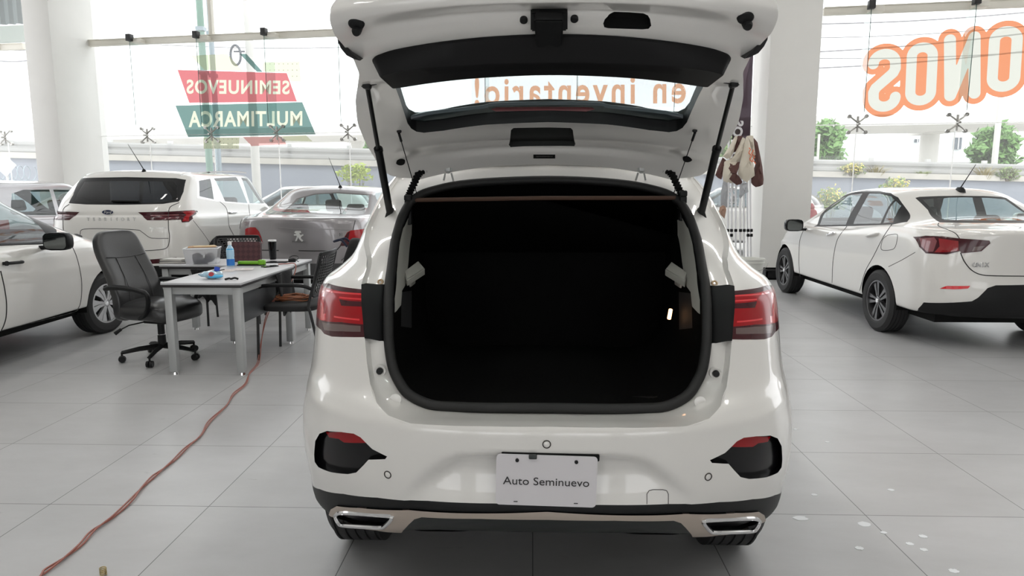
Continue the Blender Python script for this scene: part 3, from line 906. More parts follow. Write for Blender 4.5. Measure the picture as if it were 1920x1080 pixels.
def hh(x, y, d=0.0, dY=0.0):
    o = suv.Mi @ CAM; dd = (suv.Mi.to_3x3() @ ray(x, y)).normalized()
    h = hbvh.ray_cast(o, dd)
    if h[0] is None:
        q = hbvh.find_nearest(S(atY(x, y, 2.2))); return q[0]
    return h[0] - dd * d
def hl(pts, d=0.0): return [hh(x, y, d) for x, y in pts]
HATCHW = WHITE
# window opening in the inner panel
gp = hl([(1028, 100), (880, 104), (760, 118), (735, 140), (743, 168), (754, 200), (764, 231), (771, 241), (781, 247), (795, 249), (832, 245), (910, 234), (1028, 229)])
gpoly = [(p.x, p.y) for p in gp] + [(p.x, -p.y) for p in gp[::-1][1:-1]]
hole = take(hb, cut(hb, gpoly, 2))
walls = rimwalls(hole, .045, (0.25, 0, 1))
# recesses: handle, number-plate cover, latch
def recess(pts, d, m, name, parent, wallm=None):
    l = hl(pts); nb = take(hb, cut(hb, [(p.x, p.y) for p in l], 2))
    if not len(nb.faces): print('EMPTY recess', name); return
    wb = rimwalls(nb, d, (.3, 0, 1))
    for v in nb.verts: v.co += V((.3, 0, 1)) * d
    o = obj(name, nb, m, parent); obj(name + '_wall', wb, wallm or m, o); return o
recess([(1131, 44), (1134, 36), (1142, 27), (1152, 22), (1180, 23), (1206, 25), (1215, 29), (1219, 36), (1221, 48), (1216, 54), (1205, 55), (1140, 53), (1133, 51)], .03, BLACKM, 'pull_handle', sroot)
recess([(954, 272), (958, 244), (963, 240), (1030, 239), (1070, 240), (1074, 244), (1079, 270), (1077, 274), (957, 276)], .02, mat('recess_dark', (.012, .014, .013), .7), 'lamp_access_recess', sroot)
hatch = obj('tailgate', hb, HATCHW, sroot, label='raised white tailgate')
obj('window_frame', walls, BLACKP, hatch)
gl = hole
for v in gl.verts: v.co += V((0.25, 0, 1)) * .04
obj('rear_window', gl, CARGLASS, hatch)
# outer skin
rows = []
for i, row in enumerate(G):
    rr = []
    for j, p in enumerate(row):
        u = us[j]; t = i / (len(G) - 1)
        th = .075 * (1 - abs(u) ** 6) * min(1, (1 - t) * 14) + .012
        rr.append(p + V((.35 * th, 0, th)))
    rows.append(rr)
ob = BM(); addgrid(ob, rows); ob.normal_update(); setnrm(ob)
gout = [(p[0] + .02, p[1]) for p in shrinkpoly(gpoly, -.012)]
bmesh.ops.delete(ob, geom=cut(ob, gout, 2), context='FACES')
obj('outer_skin', ob, HATCHW, hatch)
eb = BM()
edge = [(G[i][0], rows[i][0]) for i in range(len(G))] + [(G[-1][j], rows[-1][j]) for j in range(1, len(us))] + [(G[i][-1], rows[i][-1]) for i in range(len(G) - 2, -1, -1)]
addgrid(eb, [list(e) for e in edge]); obj('edge_skin', eb, HATCHW, hatch)
# spoiler seen through the glass, with the brake lamp
sp = [((745, 232), (776, 246)), ((800, 216), (800, 250)), ((905, 204), (905, 236)), ((925, 199), (930, 231)), ((1028, 197), (1028, 229))]
sa = [hh(*a) + V((.05, 0, .13)) for a, b in sp]
a_ = [S(atY(a[0], a[1], 2.60)) for a, b in sp]; b_ = [S(atY(b[0], b[1], 2.80)) for a, b in sp]
fa = a_ + mir(a_)[::-1][1:]; fb = b_ + mir(b_)[::-1][1:]
rows = [[p, p.lerp(q, .5) + V((0, 0, .004)), q + V((.1, 0, -.02)), q + V((.1, 0, .03)), p.lerp(q, .5) + V((0, 0, .05)), p + V((0, 0, .012))] for p, q in zip(crspline(fa, 3), crspline(fb, 3))]
bm = BM(); addgrid(bm, rows, cv=True); obj('roof_spoiler', bm, mat('spoiler_grey', (.12, .13, .145), .35), hatch)
l = [S(atY(x, y, 2.585)) for x, y in ((920, 205), (930, 201), (1028, 200), (1110, 201), (1116, 205), (1100, 209), (1028, 207), (930, 209))]
bm = BM(); f = bm.faces.new([bm.verts.new(p) for p in l]); obj('brake_lamp', bm, mat('brake_lamp_red', (.10, .01, .012), .2), hatch)
# black trim tray below the glass
T0 = [(698, 112), (703, 106), (714, 101), (740, 93), (800, 82), (880, 72), (960, 66), (1028, 64)]
T1 = [(713, 145), (717, 142), (728, 139), (752, 134), (805, 128), (880, 123), (960, 120), (1028, 119)]
T2 = [(735, 165), (738, 166), (748, 165), (768, 162), (815, 155), (880, 148), (960, 143), (1028, 141)]
r0 = hl(T0, .002)
r1 = [hh(x, y, .13) for x, y in T1]; r2 = [hh(x, y, .10) for x, y in T2]; r3 = [p + V((.08, 0, .08)) for p in r2]
rows = []
for a, b, c, d in zip(*[crspline(q + mir(q)[::-1][1:], 3) for q in (r0, r1, r2, r3)]):
    rows.append([a, a.lerp(b, .06) + V((-.004, 0, -.004)), a.lerp(b, .94) + V((-.002, 0, -.001)), b, b.lerp(c, .5), c.lerp(b, .08), c, d])
bm = BM(); addgrid(bm, rows); obj('tailgate_trim', bm, mat('trim_black', (.005, .005, .0055), .55, noise=.2, nscale=200, spec=.25), hatch)
# latch, buffers, plugs
lp = [hh(x, y, .012) for x, y in ((995, 19), (1064, 18), (1064, 53), (995, 54))]
def slab(name, l, th, m, parent, bev=.004):
    c = sum(l, V()) / len(l); no = (l[1] - l[0]).cross(l[-1] - l[0]).normalized()
    bm = BM(); va = [bm.verts.new(p + no * th / 2) for p in l]; vb = [bm.verts.new(p - no * th / 2) for p in l]
    bm.faces.new(va); bm.faces.new(vb)
    for i in range(len(l)): bm.faces.new([va[i], va[(i + 1) % len(l)], vb[(i + 1) % len(l)], vb[i]])
    if bev: bmesh.ops.bevel(bm, geom=bm.edges[:], offset=bev, segments=2, affect='EDGES')
    return obj(name, bm, m, parent)
lt = slab('latch_cover', lp, .03, BLACKP, hatch)
slab('latch', [hh(x, y, .05) for x, y in ((1001, 30), (1057, 30), (1054, 78), (1044, 83), (1034, 76), (1028, 70), (1020, 82), (1006, 82))], .03, BLACKP, lt)
for x, y in ((982, 38), (1077, 36)):
    p = hh(x, y, .004); disc('round_plug', p, (-.6, 0, -.8), .0105, .005, BLACKP, hatch)
for x, y in ((668, 45), (1398, 34)):
    s = 1 if x < 1000 else -1
    p = hh(x, y, .006)
    bm = BM(); Mx = V((-.75, 0, -.66)).to_track_quat('Z', 'Y').to_matrix().to_4x4(); Mx.translation = p
    lathe(bm, [(0, .004), (.018, .004), (.022, 0), (.022, -.02)], 18, Mx @ Matrix.Diagonal((1, .8, 1, 1)))
    p2 = hh(x + 2, y + 9, .01); Mx.translation = p2
    lathe(bm, [(0, .022), (.010, .022), (.013, .014), (.014, -.02)], 16, Mx)
    obj('rubber_buffer', bm, BLACKP, hatch)
for x, y in ((750, 304), (1290, 298)):
    p = hh(x, y, .003); bm = BM(); Mx = V((-.7, 0, -.7)).to_track_quat('Z', 'Y').to_matrix().to_4x4(); Mx.translation = p
    lathe(bm, [(0, .003), (.017, .003), (.020, 0), (.020, -.01)], 20, Mx @ Matrix.Diagonal((1, .9, 1, 1))); obj('oval_plug', bm, BLACKM, hatch)
st = slab('warning_sticker', [hh(x, y, .002) for x, y in ((1000, 290), (1041, 290), (1041, 297), (1000, 297))], .001, BLACKM, hatch, bev=0)
Ms = axes(hh(1020.5, 293.5, .0035), V((0, -1, 0)), hh(1020, 290, .003) - hh(1020, 297, .003))
me = textmesh('LSJWR4095MZ0123', .009, depth=0.0); xs = [v.co.x for v in me.vertices]
bm = BM(); addmesh(bm, me, Ms @ Matrix.Diagonal((.068 / (max(xs) - min(xs)), .9, 1, 1))); obj('sticker_print', bm, mat('print_grey', (.25, .25, .24), .6), st, flat=True)
# lamp tips on the tailgate corners
tip = [(632, 69), (641, 73), (649, 84), (659, 99), (675, 114), (664, 111), (650, 104), (640, 92), (634, 80)]
l = [S(atY(x, y, 2.0)) for x, y in tip]
for hf in (0, 1):
    q = mir(l) if hf else l
    bm = BM(); va = [bm.verts.new(p) for p in q]; vb = [bm.verts.new(p + V((.06, 0, .02))) for p in q]
    bm.faces.new(va); bm.faces.new(vb)
    for i in range(len(q)): bm.faces.new([va[i], va[(i + 1) % len(q)], vb[(i + 1) % len(q)], vb[i]])
    obj('lamp_tip', bm, BLACKG, hatch)
# gas struts, cords, hinges, cable sleeves
for sg in (1, -1):
    def g(x, y, Y):
        p = S(atY(x, y, Y)); return V((p.x, p.y * sg, p.z))
    a, b, c = g(688, 158, 2.20), g(710, 283, 2.52), g(731, 398, 2.78)
    bm = BM(); cyl(bm, a, b, .0075, n=10); st = obj('gas_strut', bm, BLACKP, sroot)
    bm = BM(); cyl(bm, b + (b - c).normalized() * .01, c, .0145, n=12); cyl(bm, b + (b - c).normalized() * .012, b, .0165, n=12); obj('strut_tube', bm, BLACKP, st)
    bm = BM(); box(bm, a + V((0, 0, .008)), (.03, .026, .045), bev=.006); box(bm, a + V((.006, -sg * .006, .02)), (.02, .03, .07), Matrix.Rotation(R(20) * sg, 3, 'X'), bev=.005); cyl(bm, a, a + V((0, -sg * .03, .005)), .007); obj('strut_bracket', bm, BLACKP, st)
    bm = BM(); box(bm, c + V((0, sg * .004, -.012)), (.026, .026, .07), Matrix.Rotation(R(18) * sg, 3, 'X'), bev=.008); cyl(bm, c, c + V((.03, 0, 0)), .009); obj('strut_foot', bm, BLACKP, st)
    a, b = g(748, 250, 2.60), g(781, 362, 2.84)
    bm = BM(); tube(bm, [a, a.lerp(b, .5), b], .0018, 6); cd_ = obj('shelf_cord', bm, BLACKM, sroot)
    bm = BM(); cyl(bm, a, a.lerp(b, .12), .005, n=8); disc_p = a; box(bm, a + V((.004, 0, .01)), (.014, .018, .018), bev=.005); obj('cord_end', bm, BLACKP, cd_)
    pts = crspline([g(803, 315, 2.90), g(786, 325, 2.88), g(776, 345, 2.86), g(768, 362, 2.85), g(764, 372, 2.85)], 12)
    rr = [.014 + .003 * math.sin(k * 1.9) for k in range(len(pts))]
    bm = BM(); tube(bm, pts, rr, 10); obj('cable_sleeve', bm, BLACKM, sroot)
    bm = BM()
    h = lambda x, y, Y=2.9: g(x, y, Y)
    tube(bm, [h(834, 312), h(835, 320), h(838, 324), h(842, 324), h(846, 320), h(847, 312)], .0035, 8)
    tube(bm, [h(835, 324, 2.92), h(832, 338, 2.93)], .004, 8); tube(bm, [h(846, 324, 2.92), h(850, 338, 2.93)], .004, 8)
    box(bm, h(840, 317), (.012, .022, .02), bev=.003)
    obj('hinge', bm, mat('hinge_grey', (.45, .46, .45), .4, .3), sroot)
# ------------------------------------------------------------------ shared body shapes
def sedan_keys(xr=-2.36, xf=2.10, W=.87, dz=0.0, deck=1.09, roof=1.475, zb=.30, gr=-1.95, rr=-1.12):
    k = [dict(z=zb, xr=xr + .16, xf=xf - .12, W=W * .80, Lr=.45, er=2.8, Lf=.7),
         dict(z=zb + .03, xr=xr + .06, xf=xf - .05, W=W * .965, Lr=.5, er=2.8, Lf=.8),
         dict(z=.50, xr=xr + .0, xf=xf + .02, W=W * .99, Lr=.52, er=2.8, Lf=.9),
         dict(z=.70, xr=xr + .01, xf=xf + .03, W=W, Lr=.52, er=2.8, Lf=.95),
         dict(z=[(-2.3, .90), (2.1, .72)], xr=xr + .01, xf=xf + .0, W=W * .992, Lr=.55, er=2.8, Lf=1.0),
         dict(z=[(-2.3, deck - .03), (-1.4, deck - .06), (0, .95), (1.0, .91), (1.6, .84), (2.1, .74)], xr=xr + .0, xf=xf - .04, W=W * .965, Lr=.6, er=2.6, Lf=1.05),
         dict(z=[(-2.3, deck), (-1.5, deck), (-.2, .985), (.9, .975), (1.6, .89), (2.1, .77)], xr=xr + .03, xf=xf - .12, W=W * .925, Lr=.6, er=2.6, Lf=1.05, crown=.005),
         dict(z=[(gr, deck + .035), (-1.3, deck + .01), (0, 1.0), (.8, 1.0), (1.35, 1.02)], xr=gr, xf=1.36, W=W * .885, Lr=.55, er=3.2, Lf=.6, ef=2.6),
         dict(z=[(gr, deck + .12), (0, 1.12), (1.2, 1.13)], xr=gr + .34, xf=1.02, W=W * .845, Lr=.48, er=3.4, Lf=.6, ef=2.6),
         dict(z=[(gr, 1.33), (0, 1.30), (1, 1.31)], xr=rr - .20, xf=.60, W=W * .76, Lr=.42, er=3.4, Lf=.55, ef=2.6),
         dict(z=[(rr, roof - .075), (-.3, roof - .055), (.4, roof - .07)], xr=rr, xf=.34, W=W * .69, Lr=.42, er=3.2, Lf=.5, ef=2.6, crown=.02),
         dict(z=roof - .035, xr=rr + .12, xf=.20, W=W * .60, Lr=.4, er=3, Lf=.45, crown=.02),
         dict(z=roof - .012, xr=rr + .3, xf=.05, W=W * .36, Lr=.3, er=2.6, Lf=.4, crown=.012),
         dict(z=roof, xr=rr + .42, xf=-.1, W=.0005, Lr=.2, Lf=.2)]
    return k
def hatch_keys(xr=-2.0, xf=1.95, W=.86, roof=1.54, zb=.28, belt=1.0, gr=-1.93, rr=-1.55):
    return [dict(z=zb, xr=xr + .16, xf=xf - .12, W=W * .80, Lr=.45, er=2.8, Lf=.7),
         dict(z=zb + .03, xr=xr + .05, xf=xf - .05, W=W * .965, Lr=.5, er=2.8, Lf=.8),
         dict(z=.52, xr=xr, xf=xf + .02, W=W * .99, Lr=.52, er=2.8, Lf=.9),
         dict(z=.72, xr=xr + .01, xf=xf + .03, W=W, Lr=.52, er=2.8, Lf=.95),
         dict(z=[(-2.3, belt - .1), (2.1, .76)], xr=xr + .02, xf=xf, W=W * .995, Lr=.55, er=2.8, Lf=1.0),
         dict(z=[(-2.3, belt), (0, belt - .04), (1.0, .95), (1.5, .90), (2.1, .78)], xr=xr + .04, xf=xf - .06, W=W * .975, Lr=.55, er=2.8, Lf=1.0),
         dict(z=[(-2.0, belt + .03), (0, belt - .01), (.9, 1.0), (1.4, .95), (2.1, .8)], xr=xr + .065, xf=xf - .14, W=W * .945, Lr=.55, er=2.8, Lf=1.0),
         dict(z=[(-2.0, belt + .07), (0, belt + .03), (1.2, 1.03)], xr=gr, xf=1.2, W=W * .925, Lr=.5, er=3, Lf=.6, ef=2.6),
         dict(z=[(-2.0, belt + .22), (0, belt + .2), (1.0, 1.2)], xr=gr + .10, xf=.85, W=W * .885, Lr=.45, er=3.2, Lf=.6, ef=2.6),
         dict(z=[(-2.0, roof - .13), (0, roof - .09), (.6, roof - .13)], xr=rr - .05, xf=.45, W=W * .80, Lr=.4, er=3.4, Lf=.5, ef=2.6),
         dict(z=[(-2.0, roof - .08), (0, roof - .05), (.6, roof - .08)], xr=rr, xf=.36, W=W * .755, Lr=.4, er=3.2, Lf=.5, ef=2.6, crown=.01),
         dict(z=roof - .035, xr=rr + .08, xf=.26, W=W * .66, Lr=.4, er=3, Lf=.45, crown=.018),
         dict(z=roof - .012, xr=rr + .25, xf=.05, W=W * .36, Lr=.3, er=2.6, Lf=.4, crown=.01),
         dict(z=roof, xr=rr + .4, xf=-.1, W=.0005, Lr=.2, Lf=.2)]
SEAM = mat('panel_seam', (.05, .05, .05), .7)
SEAMD = mat('panel_seam_dark', (.012, .012, .012), .7)
def seam(car, pts, r=.0035, m=None, name='panel_seam', mirrored=False, n=3):
    p3 = crspline([V((x, y, 0)) for x, y in pts], 8); l = car.tr([(p.x, p.y) for p in p3])
    for hf in ((0, 1) if mirrored else (0,)):
        q = car.mirror(l) if hf else l
        bm = BM(); tube(bm, q, r, 6); obj(name, bm, m or SEAM, car.root)
def handle(car, p0, p1, m, sg, cup=True):
    a, b = car.hit(*p0), car.hit(*p1)
    o = V((0, sg * .022, 0))
    bm = BM(); tube(bm, crspline([a, a.lerp(b, .12) + o, a.lerp(b, .5) + o * 1.25, a.lerp(b, .88) + o, b], 4), [.010 + .004 * math.sin(math.pi * k / 16) for k in range(17)], 8, sx=1.0); h = obj('door_handle', bm, m, car.root); return h
def mirror_part(car, pos, m, sg, glassm=CHROME, s=1.0):
    bm = BM()
    bmesh.ops.create_uvsphere(bm, u_segments=20, v_segments=12, radius=1)
    for v in bm.verts:
        c = v.co; n = abs(c.x) ** 4 + abs(c.y) ** 4 + abs(c.z) ** 4
        f = n ** -.25
        v.co = V((c.x * f * .075 * s if c.x > 0 else max(c.x * f, -.45) * .075 * s, c.y * f * .115 * s, c.z * f * .078 * s))
    bmesh.ops.translate(bm, verts=bm.verts, vec=V(pos))
    box(bm, V(pos) + V((.02, -sg * .12, -.055)), (.06, .14, .035), bev=.01)
    mm = obj('side_mirror', bm, m, car.root)
    bm = BM(); prism(bm, rrect(.19 * s, .125 * s, .035), 0, .004, Matrix.Translation(V(pos) + V((-.036 * s, 0, 0))) @ Matrix.Rotation(-math.pi / 2, 4, 'Y') @ Matrix.Rotation(math.pi / 2, 4, 'Z'))
    obj('mirror_glass', bm, glassm, mm)
MIRG = mat('mirror_face', (.14, .15, .15), .08, 1.0)
def antenna(car, base, tip, m=BLACKP, fin=True):
    bm = BM()
    b = V(base)
    if fin: lathe(bm, [(0, .035), (.02, .033), (.034, .01), (.04, -.02)], 16, Matrix.Translation(b) @ Matrix.Diagonal((2.0, 1, 1, 1)))
    else: lathe(bm, [(0, .03), (.012, .028), (.03, .0), (.032, -.02)], 16, Matrix.Translation(b))
    a = obj('antenna_base', bm, m, car.root)
    bm = BM(); tube(bm, [b + V((0, 0, .02)), V(tip)], [.006, .0025], 8); obj('antenna_rod', bm, m, a)
def side_glass(car, dlo, wins, sg, glass, keepx=None, trim=WTRIM, both=True):
    k = lambda s_: (lambda c: c.y * s_ > .2 and (keepx is None or keepx(c)))
    D = [(p.x, p.z) for p in car.tr(dlo)]
    Wn = [(n, [(p.x, p.z) for p in car.tr(w)], g) for n, w, g in wins]
    for s_ in ((1, -1) if both else (sg,)):
        nb = take(car.bm, cut(car.bm, D, 1, k(s_)))
        gs = [(n, take(nb, cut(nb, w, 1)), g) for n, w, g in Wn]
        fr = obj('window_trim', nb, trim, car.root)
        for n, g, gm in gs:
            if len(g.faces): obj(n, g, gm, car.root)
            else: print('EMPTY', n)
# ------------------------------------------------------------------ white sedan on the right
ox = Car('white_sedan', 'white four-door sedan with dark alloy wheels parked at the right beside the column', 'car', R(90), None, WHITE) if False else None
onix = Car('sedan_car', 'white sedan with dark alloy wheels parked at the right of the photo', (4.42, 8.46, 0), R(90), sedan_keys(), WHITE, nr=44, ns=60, segs=[3, 6, 6, 6, 5, 4, 4, 5, 7, 6, 4, 4, 4])
def lit(car, pts, axm, keep, sg, m, name, parts=(), off=.003, lab=None, only=None):
    """lamp on both rear corners from one traced outline"""
    for s_ in ((1, -1) if only is None else (only,)):
        f = (lambda q: q) if s_ == sg else car.mirror
        nb = take(car.bm, cut(car.bm, two(f(car.tr(pts))), 0, lambda c: keep(c) and c.y * s_ > 0.0))
        subs = [(n, take(nb, cut(nb, two(f(car.tr(q))), 0)), mm) for n, q, mm in parts]
        if not len(nb.faces): print('EMPTY lamp', car.root.name); continue
        b = obj(name, offset(nb, off), m, car.root, lab)
        for n, g, mm in subs:
            if len(g.faces): obj(n, offset(g, off + .001), mm, b)
def build_onix():
    c = onix
    side_glass(c, [(1526, 425), (1538, 405), (1552, 386), (1576, 369), (1600, 361), (1624, 357), (1650, 358), (1671, 362), (1684, 370), (1694, 384), (1706, 410), (1701, 416), (1674, 421), (1600, 424)],
        [('door_window', [(1536, 422), (1550, 394), (1577, 372), (1598, 365), (1617, 363), (1586, 421)], CARGLASS), ('door_window', [(1600, 420), (1630, 363), (1650, 363), (1671, 368), (1677, 375), (1651, 419)], CARGLASS),
         ('quarter_window', [(1656, 419), (1680, 377), (1690, 386), (1675, 417)], CARGLASS)], 1, CARGLASS)
    rw = two(c.tr([(1808, 418), (1762, 417), (1740, 394), (1716, 371), (1724, 369), (1760, 367.5), (1808, 367)]))
    rw = rw + [(-a, b) for a, b in rw[::-1]]
    fr = take(c.bm, cut(c.bm, rw, 0, lambda q: q.x < -.8 and q.z > 1.05))
    gi = two(c.tr([(1808, 413), (1770, 412), (1745, 390), (1730, 374), (1760, 371), (1808, 370)]))
    g = take(fr, cut(fr, gi + [(-a, b) for a, b in gi[::-1]], 0))
    w = obj('rear_window', fr, WTRIM, c.root); obj('window_pane', g, CLEARGLASS, w)
    lit(c, [(1712, 444), (1736, 442), (1766, 443), (1798, 447), (1830, 449), (1855, 451), (1857, 456), (1840, 471), (1803, 475), (1800, 471), (1775, 477), (1736, 475), (1724, 463)], 0, lambda q: q.x < -1.7, 1, REDD, 'tail_light',
        [('red_lens', [(1760, 447), (1797, 452), (1797, 470), (1775, 473), (1752, 473), (1762, 462)], mat('mid_red_lens', (.28, .01, .015), .1, coat=1.0)), ('red_lens', [(1724, 447), (1752, 445), (1757, 452), (1750, 472), (1738, 472), (1728, 462)], mat('pink_lens', (.22, .05, .06), .15, coat=1.0)),
         ('clear_lens', [(1826, 463), (1846, 461), (1838, 470), (1822, 471)], CLEARL)])
    lit(c, [(1762, 541), (1775, 536), (1819, 536), (1815, 541), (1790, 542.5)], 0, lambda q: q.x < -1.7, 1, REDB, 'bumper_reflector')
    lo = two(c.tr([(1716, 588), (1722, 578), (1732, 567), (1822, 565), (1834, 558), (1852, 540), (1867, 535), (1925, 534)]))
    lo = [(1.3, .1), (1.3, lo[0][1])][:0] + [(lo[0][0] + .02, .1)] + lo
    lo = lo + [(-a, b) for a, b in lo[::-1]]
    obj('lower_cladding', offset(take(c.bm, cut(c.bm, lo, 0, lambda q: q.x < -1.7)), .002), BLACKP, c.root)
    seam(c, [(1760, 418), (1760, 424), (1780, 432), (1792, 438), (1799, 447)], .004, mirrored=True)
    seam(c, [(1801, 474), (1808, 490), (1820, 505), (1836, 514), (1860, 517), (1925, 518)], .0045, SEAMD, mirrored=True)
    seam(c, [(1588, 424), (1570, 450), (1562, 490), (1560, 535)], .004)
    seam(c, [(1510, 425), (1500, 450), (1498, 490), (1500, 518)], .004)
    seam(c, [(1672, 421), (1656, 445), (1638, 480), (1622, 510), (1612, 545)], .004)
    seam(c, [(1664, 441), (1680, 439), (1683, 444), (1679, 462), (1672, 468), (1655, 469), (1652, 462), (1656, 448), (1664, 441)], .003)
    seam(c, [(1666, 500), (1690, 488), (1716, 473)], .003)
    handle(c, (1552, 441), (1566, 437), CHROME, 1); handle(c, (1626, 443), (1648, 438), mat('handle_white', (.7, .69, .66), .3, coat=1), 1)
    for s_ in (1, -1): mirror_part(c, (.66, s_ * 1.0, .985), BLACKG, s_, MIRG)
    b = c.hit(1800, 357, True); antenna(c, b + V((.0, 0, .0)), b + V((-.22, .0, .26)))
    for x in (-1.34, 1.32): c.arch(x, .355, .33)
    for x in (-1.34, 1.32):
        for s_ in (1, -1): c.wheel(x, s_ * .765, .318, .20, .215, 'star', mat('dark_alloy', (.16, .16, .165), .3, .8), 0)
    for i, ch in enumerate('ONIX'):
        p = c.hit(1827 + 7.6 * i, 497)
        bm = BM(); addmesh(bm, textmesh(ch, .055, .002, .003), Matrix.Translation(p + V((-.004, 0, 0))) @ axes((0, 0, 0), (.12, -1, 0), (0, 0, 1))); obj('badge_letter', bm, CHROME, c.root, flat=True)
    floorpan(c, -2.1, 1.9, .70)
    seats(c, [(-.85, (-.42, .42), .52), (.25, (-.38, .38), .58)])
    bm = BM(); box(bm, (-1.35, 0, .98), (.8, 1.3, .04)); box(bm, (.95, 0, .92), (.5, 1.4, .2), bev=.05); obj('dashboard', bm, INTER, c.root)
    c.panel('windshield', [(-.58, 1.06), (.58, 1.06), (.48, 1.40), (-.48, 1.40)], 0, lambda q: q.x > .2, CLEARGLASS)
    c.finish()
build_onix()
# ------------------------------------------------------------------ white sedan at the left edge
sl = Car('sedan_car', 'white sedan with silver wheel covers cut off by the left edge of the photo', (-5.10, 5.5, 0), R(92), sedan_keys(xr=-2.25, xf=1.98, W=.84, roof=1.50), WHITE, nr=30, ns=60, nf=30)
def build_sl():
    c = sl
    D = two2(c.tr([(0, 371), (38, 389), (66, 408), (76, 405), (90, 415), (105, 430), (104, 455), (0, 459)]))
    G = two2(c.tr([(0, 377), (35, 393), (63, 415), (88, 441), (95, 453), (0, 456)]))
    xb = min(p[0] for p in D)
    D = [(-.22, 1.43), (xb, max(p[1] for p in D))] [:1] + D + [(-.22, D[-1][1] + .005)]
    G = [(-.20, 1.41)] + G + [(-.20, G[-1][1] + .005)]
    for s_ in (-1, 1):
        nb = take(c.bm, cut(c.bm, D, 1, lambda q: q.y * s_ > .2))
        g = take(nb, cut(nb, G, 1))
        t = obj('window_trim', nb, WTRIM, c.root); obj('door_window', g, CARGLASS, c.root)
        nb = take(c.bm, cut(c.bm, [(-.30, 1.01), (-.30, 1.42), (-.75, 1.40), (-1.1, 1.27), (-1.32, 1.08), (-1.28, 1.03)], 1, lambda q: q.y * s_ > .2)); obj('door_window', nb, CARGLASS, c.root)
    seam(c, [(126, 448), (138, 468), (146, 490), (152, 520), (153, 545), (151, 566), (147, 577), (139, 585), (90, 598), (40, 610), (2, 620)], .004)
    seam(c, [(1, 508), (5, 525), (9, 545), (12, 570), (11, 595), (6, 612), (1, 621)], .005, SEAMD)
    seam(c, [(0, 440 + 20), (60, 458), (104, 456)], .006, BLACKP, name='belt_moulding')
    a, b = c.hit(5, 494), c.hit(39, 491)
    o = V((0, -.03, 0))
    bm = BM(); tube(bm, crspline([a, a.lerp(b, .1) + o, a.lerp(b, .5) + o * 1.2, a.lerp(b, .9) + o, b], 4), .013, 8)
    k = a + o * .9; cyl(bm, k + V((0, .0, 0)), k + V((0, -.012, 0)), .02); obj('door_handle', bm, BLACKP, c.root, label='black door handle')
    mirror_part(c, (.37, -.96, 1.005), BLACKP, -1, MIRG, s=1.0)
    mirror_part(c, (.60, 1.0, 1.005), BLACKP, 1, MIRG, s=1.0)
    WC = mat('wheel_cover_silver', (.55, .55, .56), .3, .7)
    for x in (-1.30, 1.28): c.arch(x, .345, .315)
    for x in (-1.30, 1.28):
        for s_ in (1, -1): c.wheel(x, s_ * .735, .305, .185, .205, 'cover', WC, R(-9) if x > 0 else 0, n=6)
    floorpan(c, -2.0, 1.75, .68)
    seats(c, [(-.85, (-.42, .42), .52), (.2, (-.38, .38), .58)])
    bm = BM(); box(bm, (.95, 0, .92), (.5, 1.4, .2), bev=.05); obj('dashboard', bm, INTER, c.root)
    c.panel('windshield', [(-.58, 1.06), (.58, 1.06), (.48, 1.40), (-.48, 1.40)], 0, lambda q: q.x > .2, CLEARGLASS)
    c.panel('rear_window', [(-.58, 1.14), (.58, 1.14), (.48, 1.40), (-.48, 1.40)], 0, lambda q: q.x < -.8, CLEARGLASS)
    c.finish()
def two2(pts): return [(p.x, p.z) for p in pts]
build_sl()
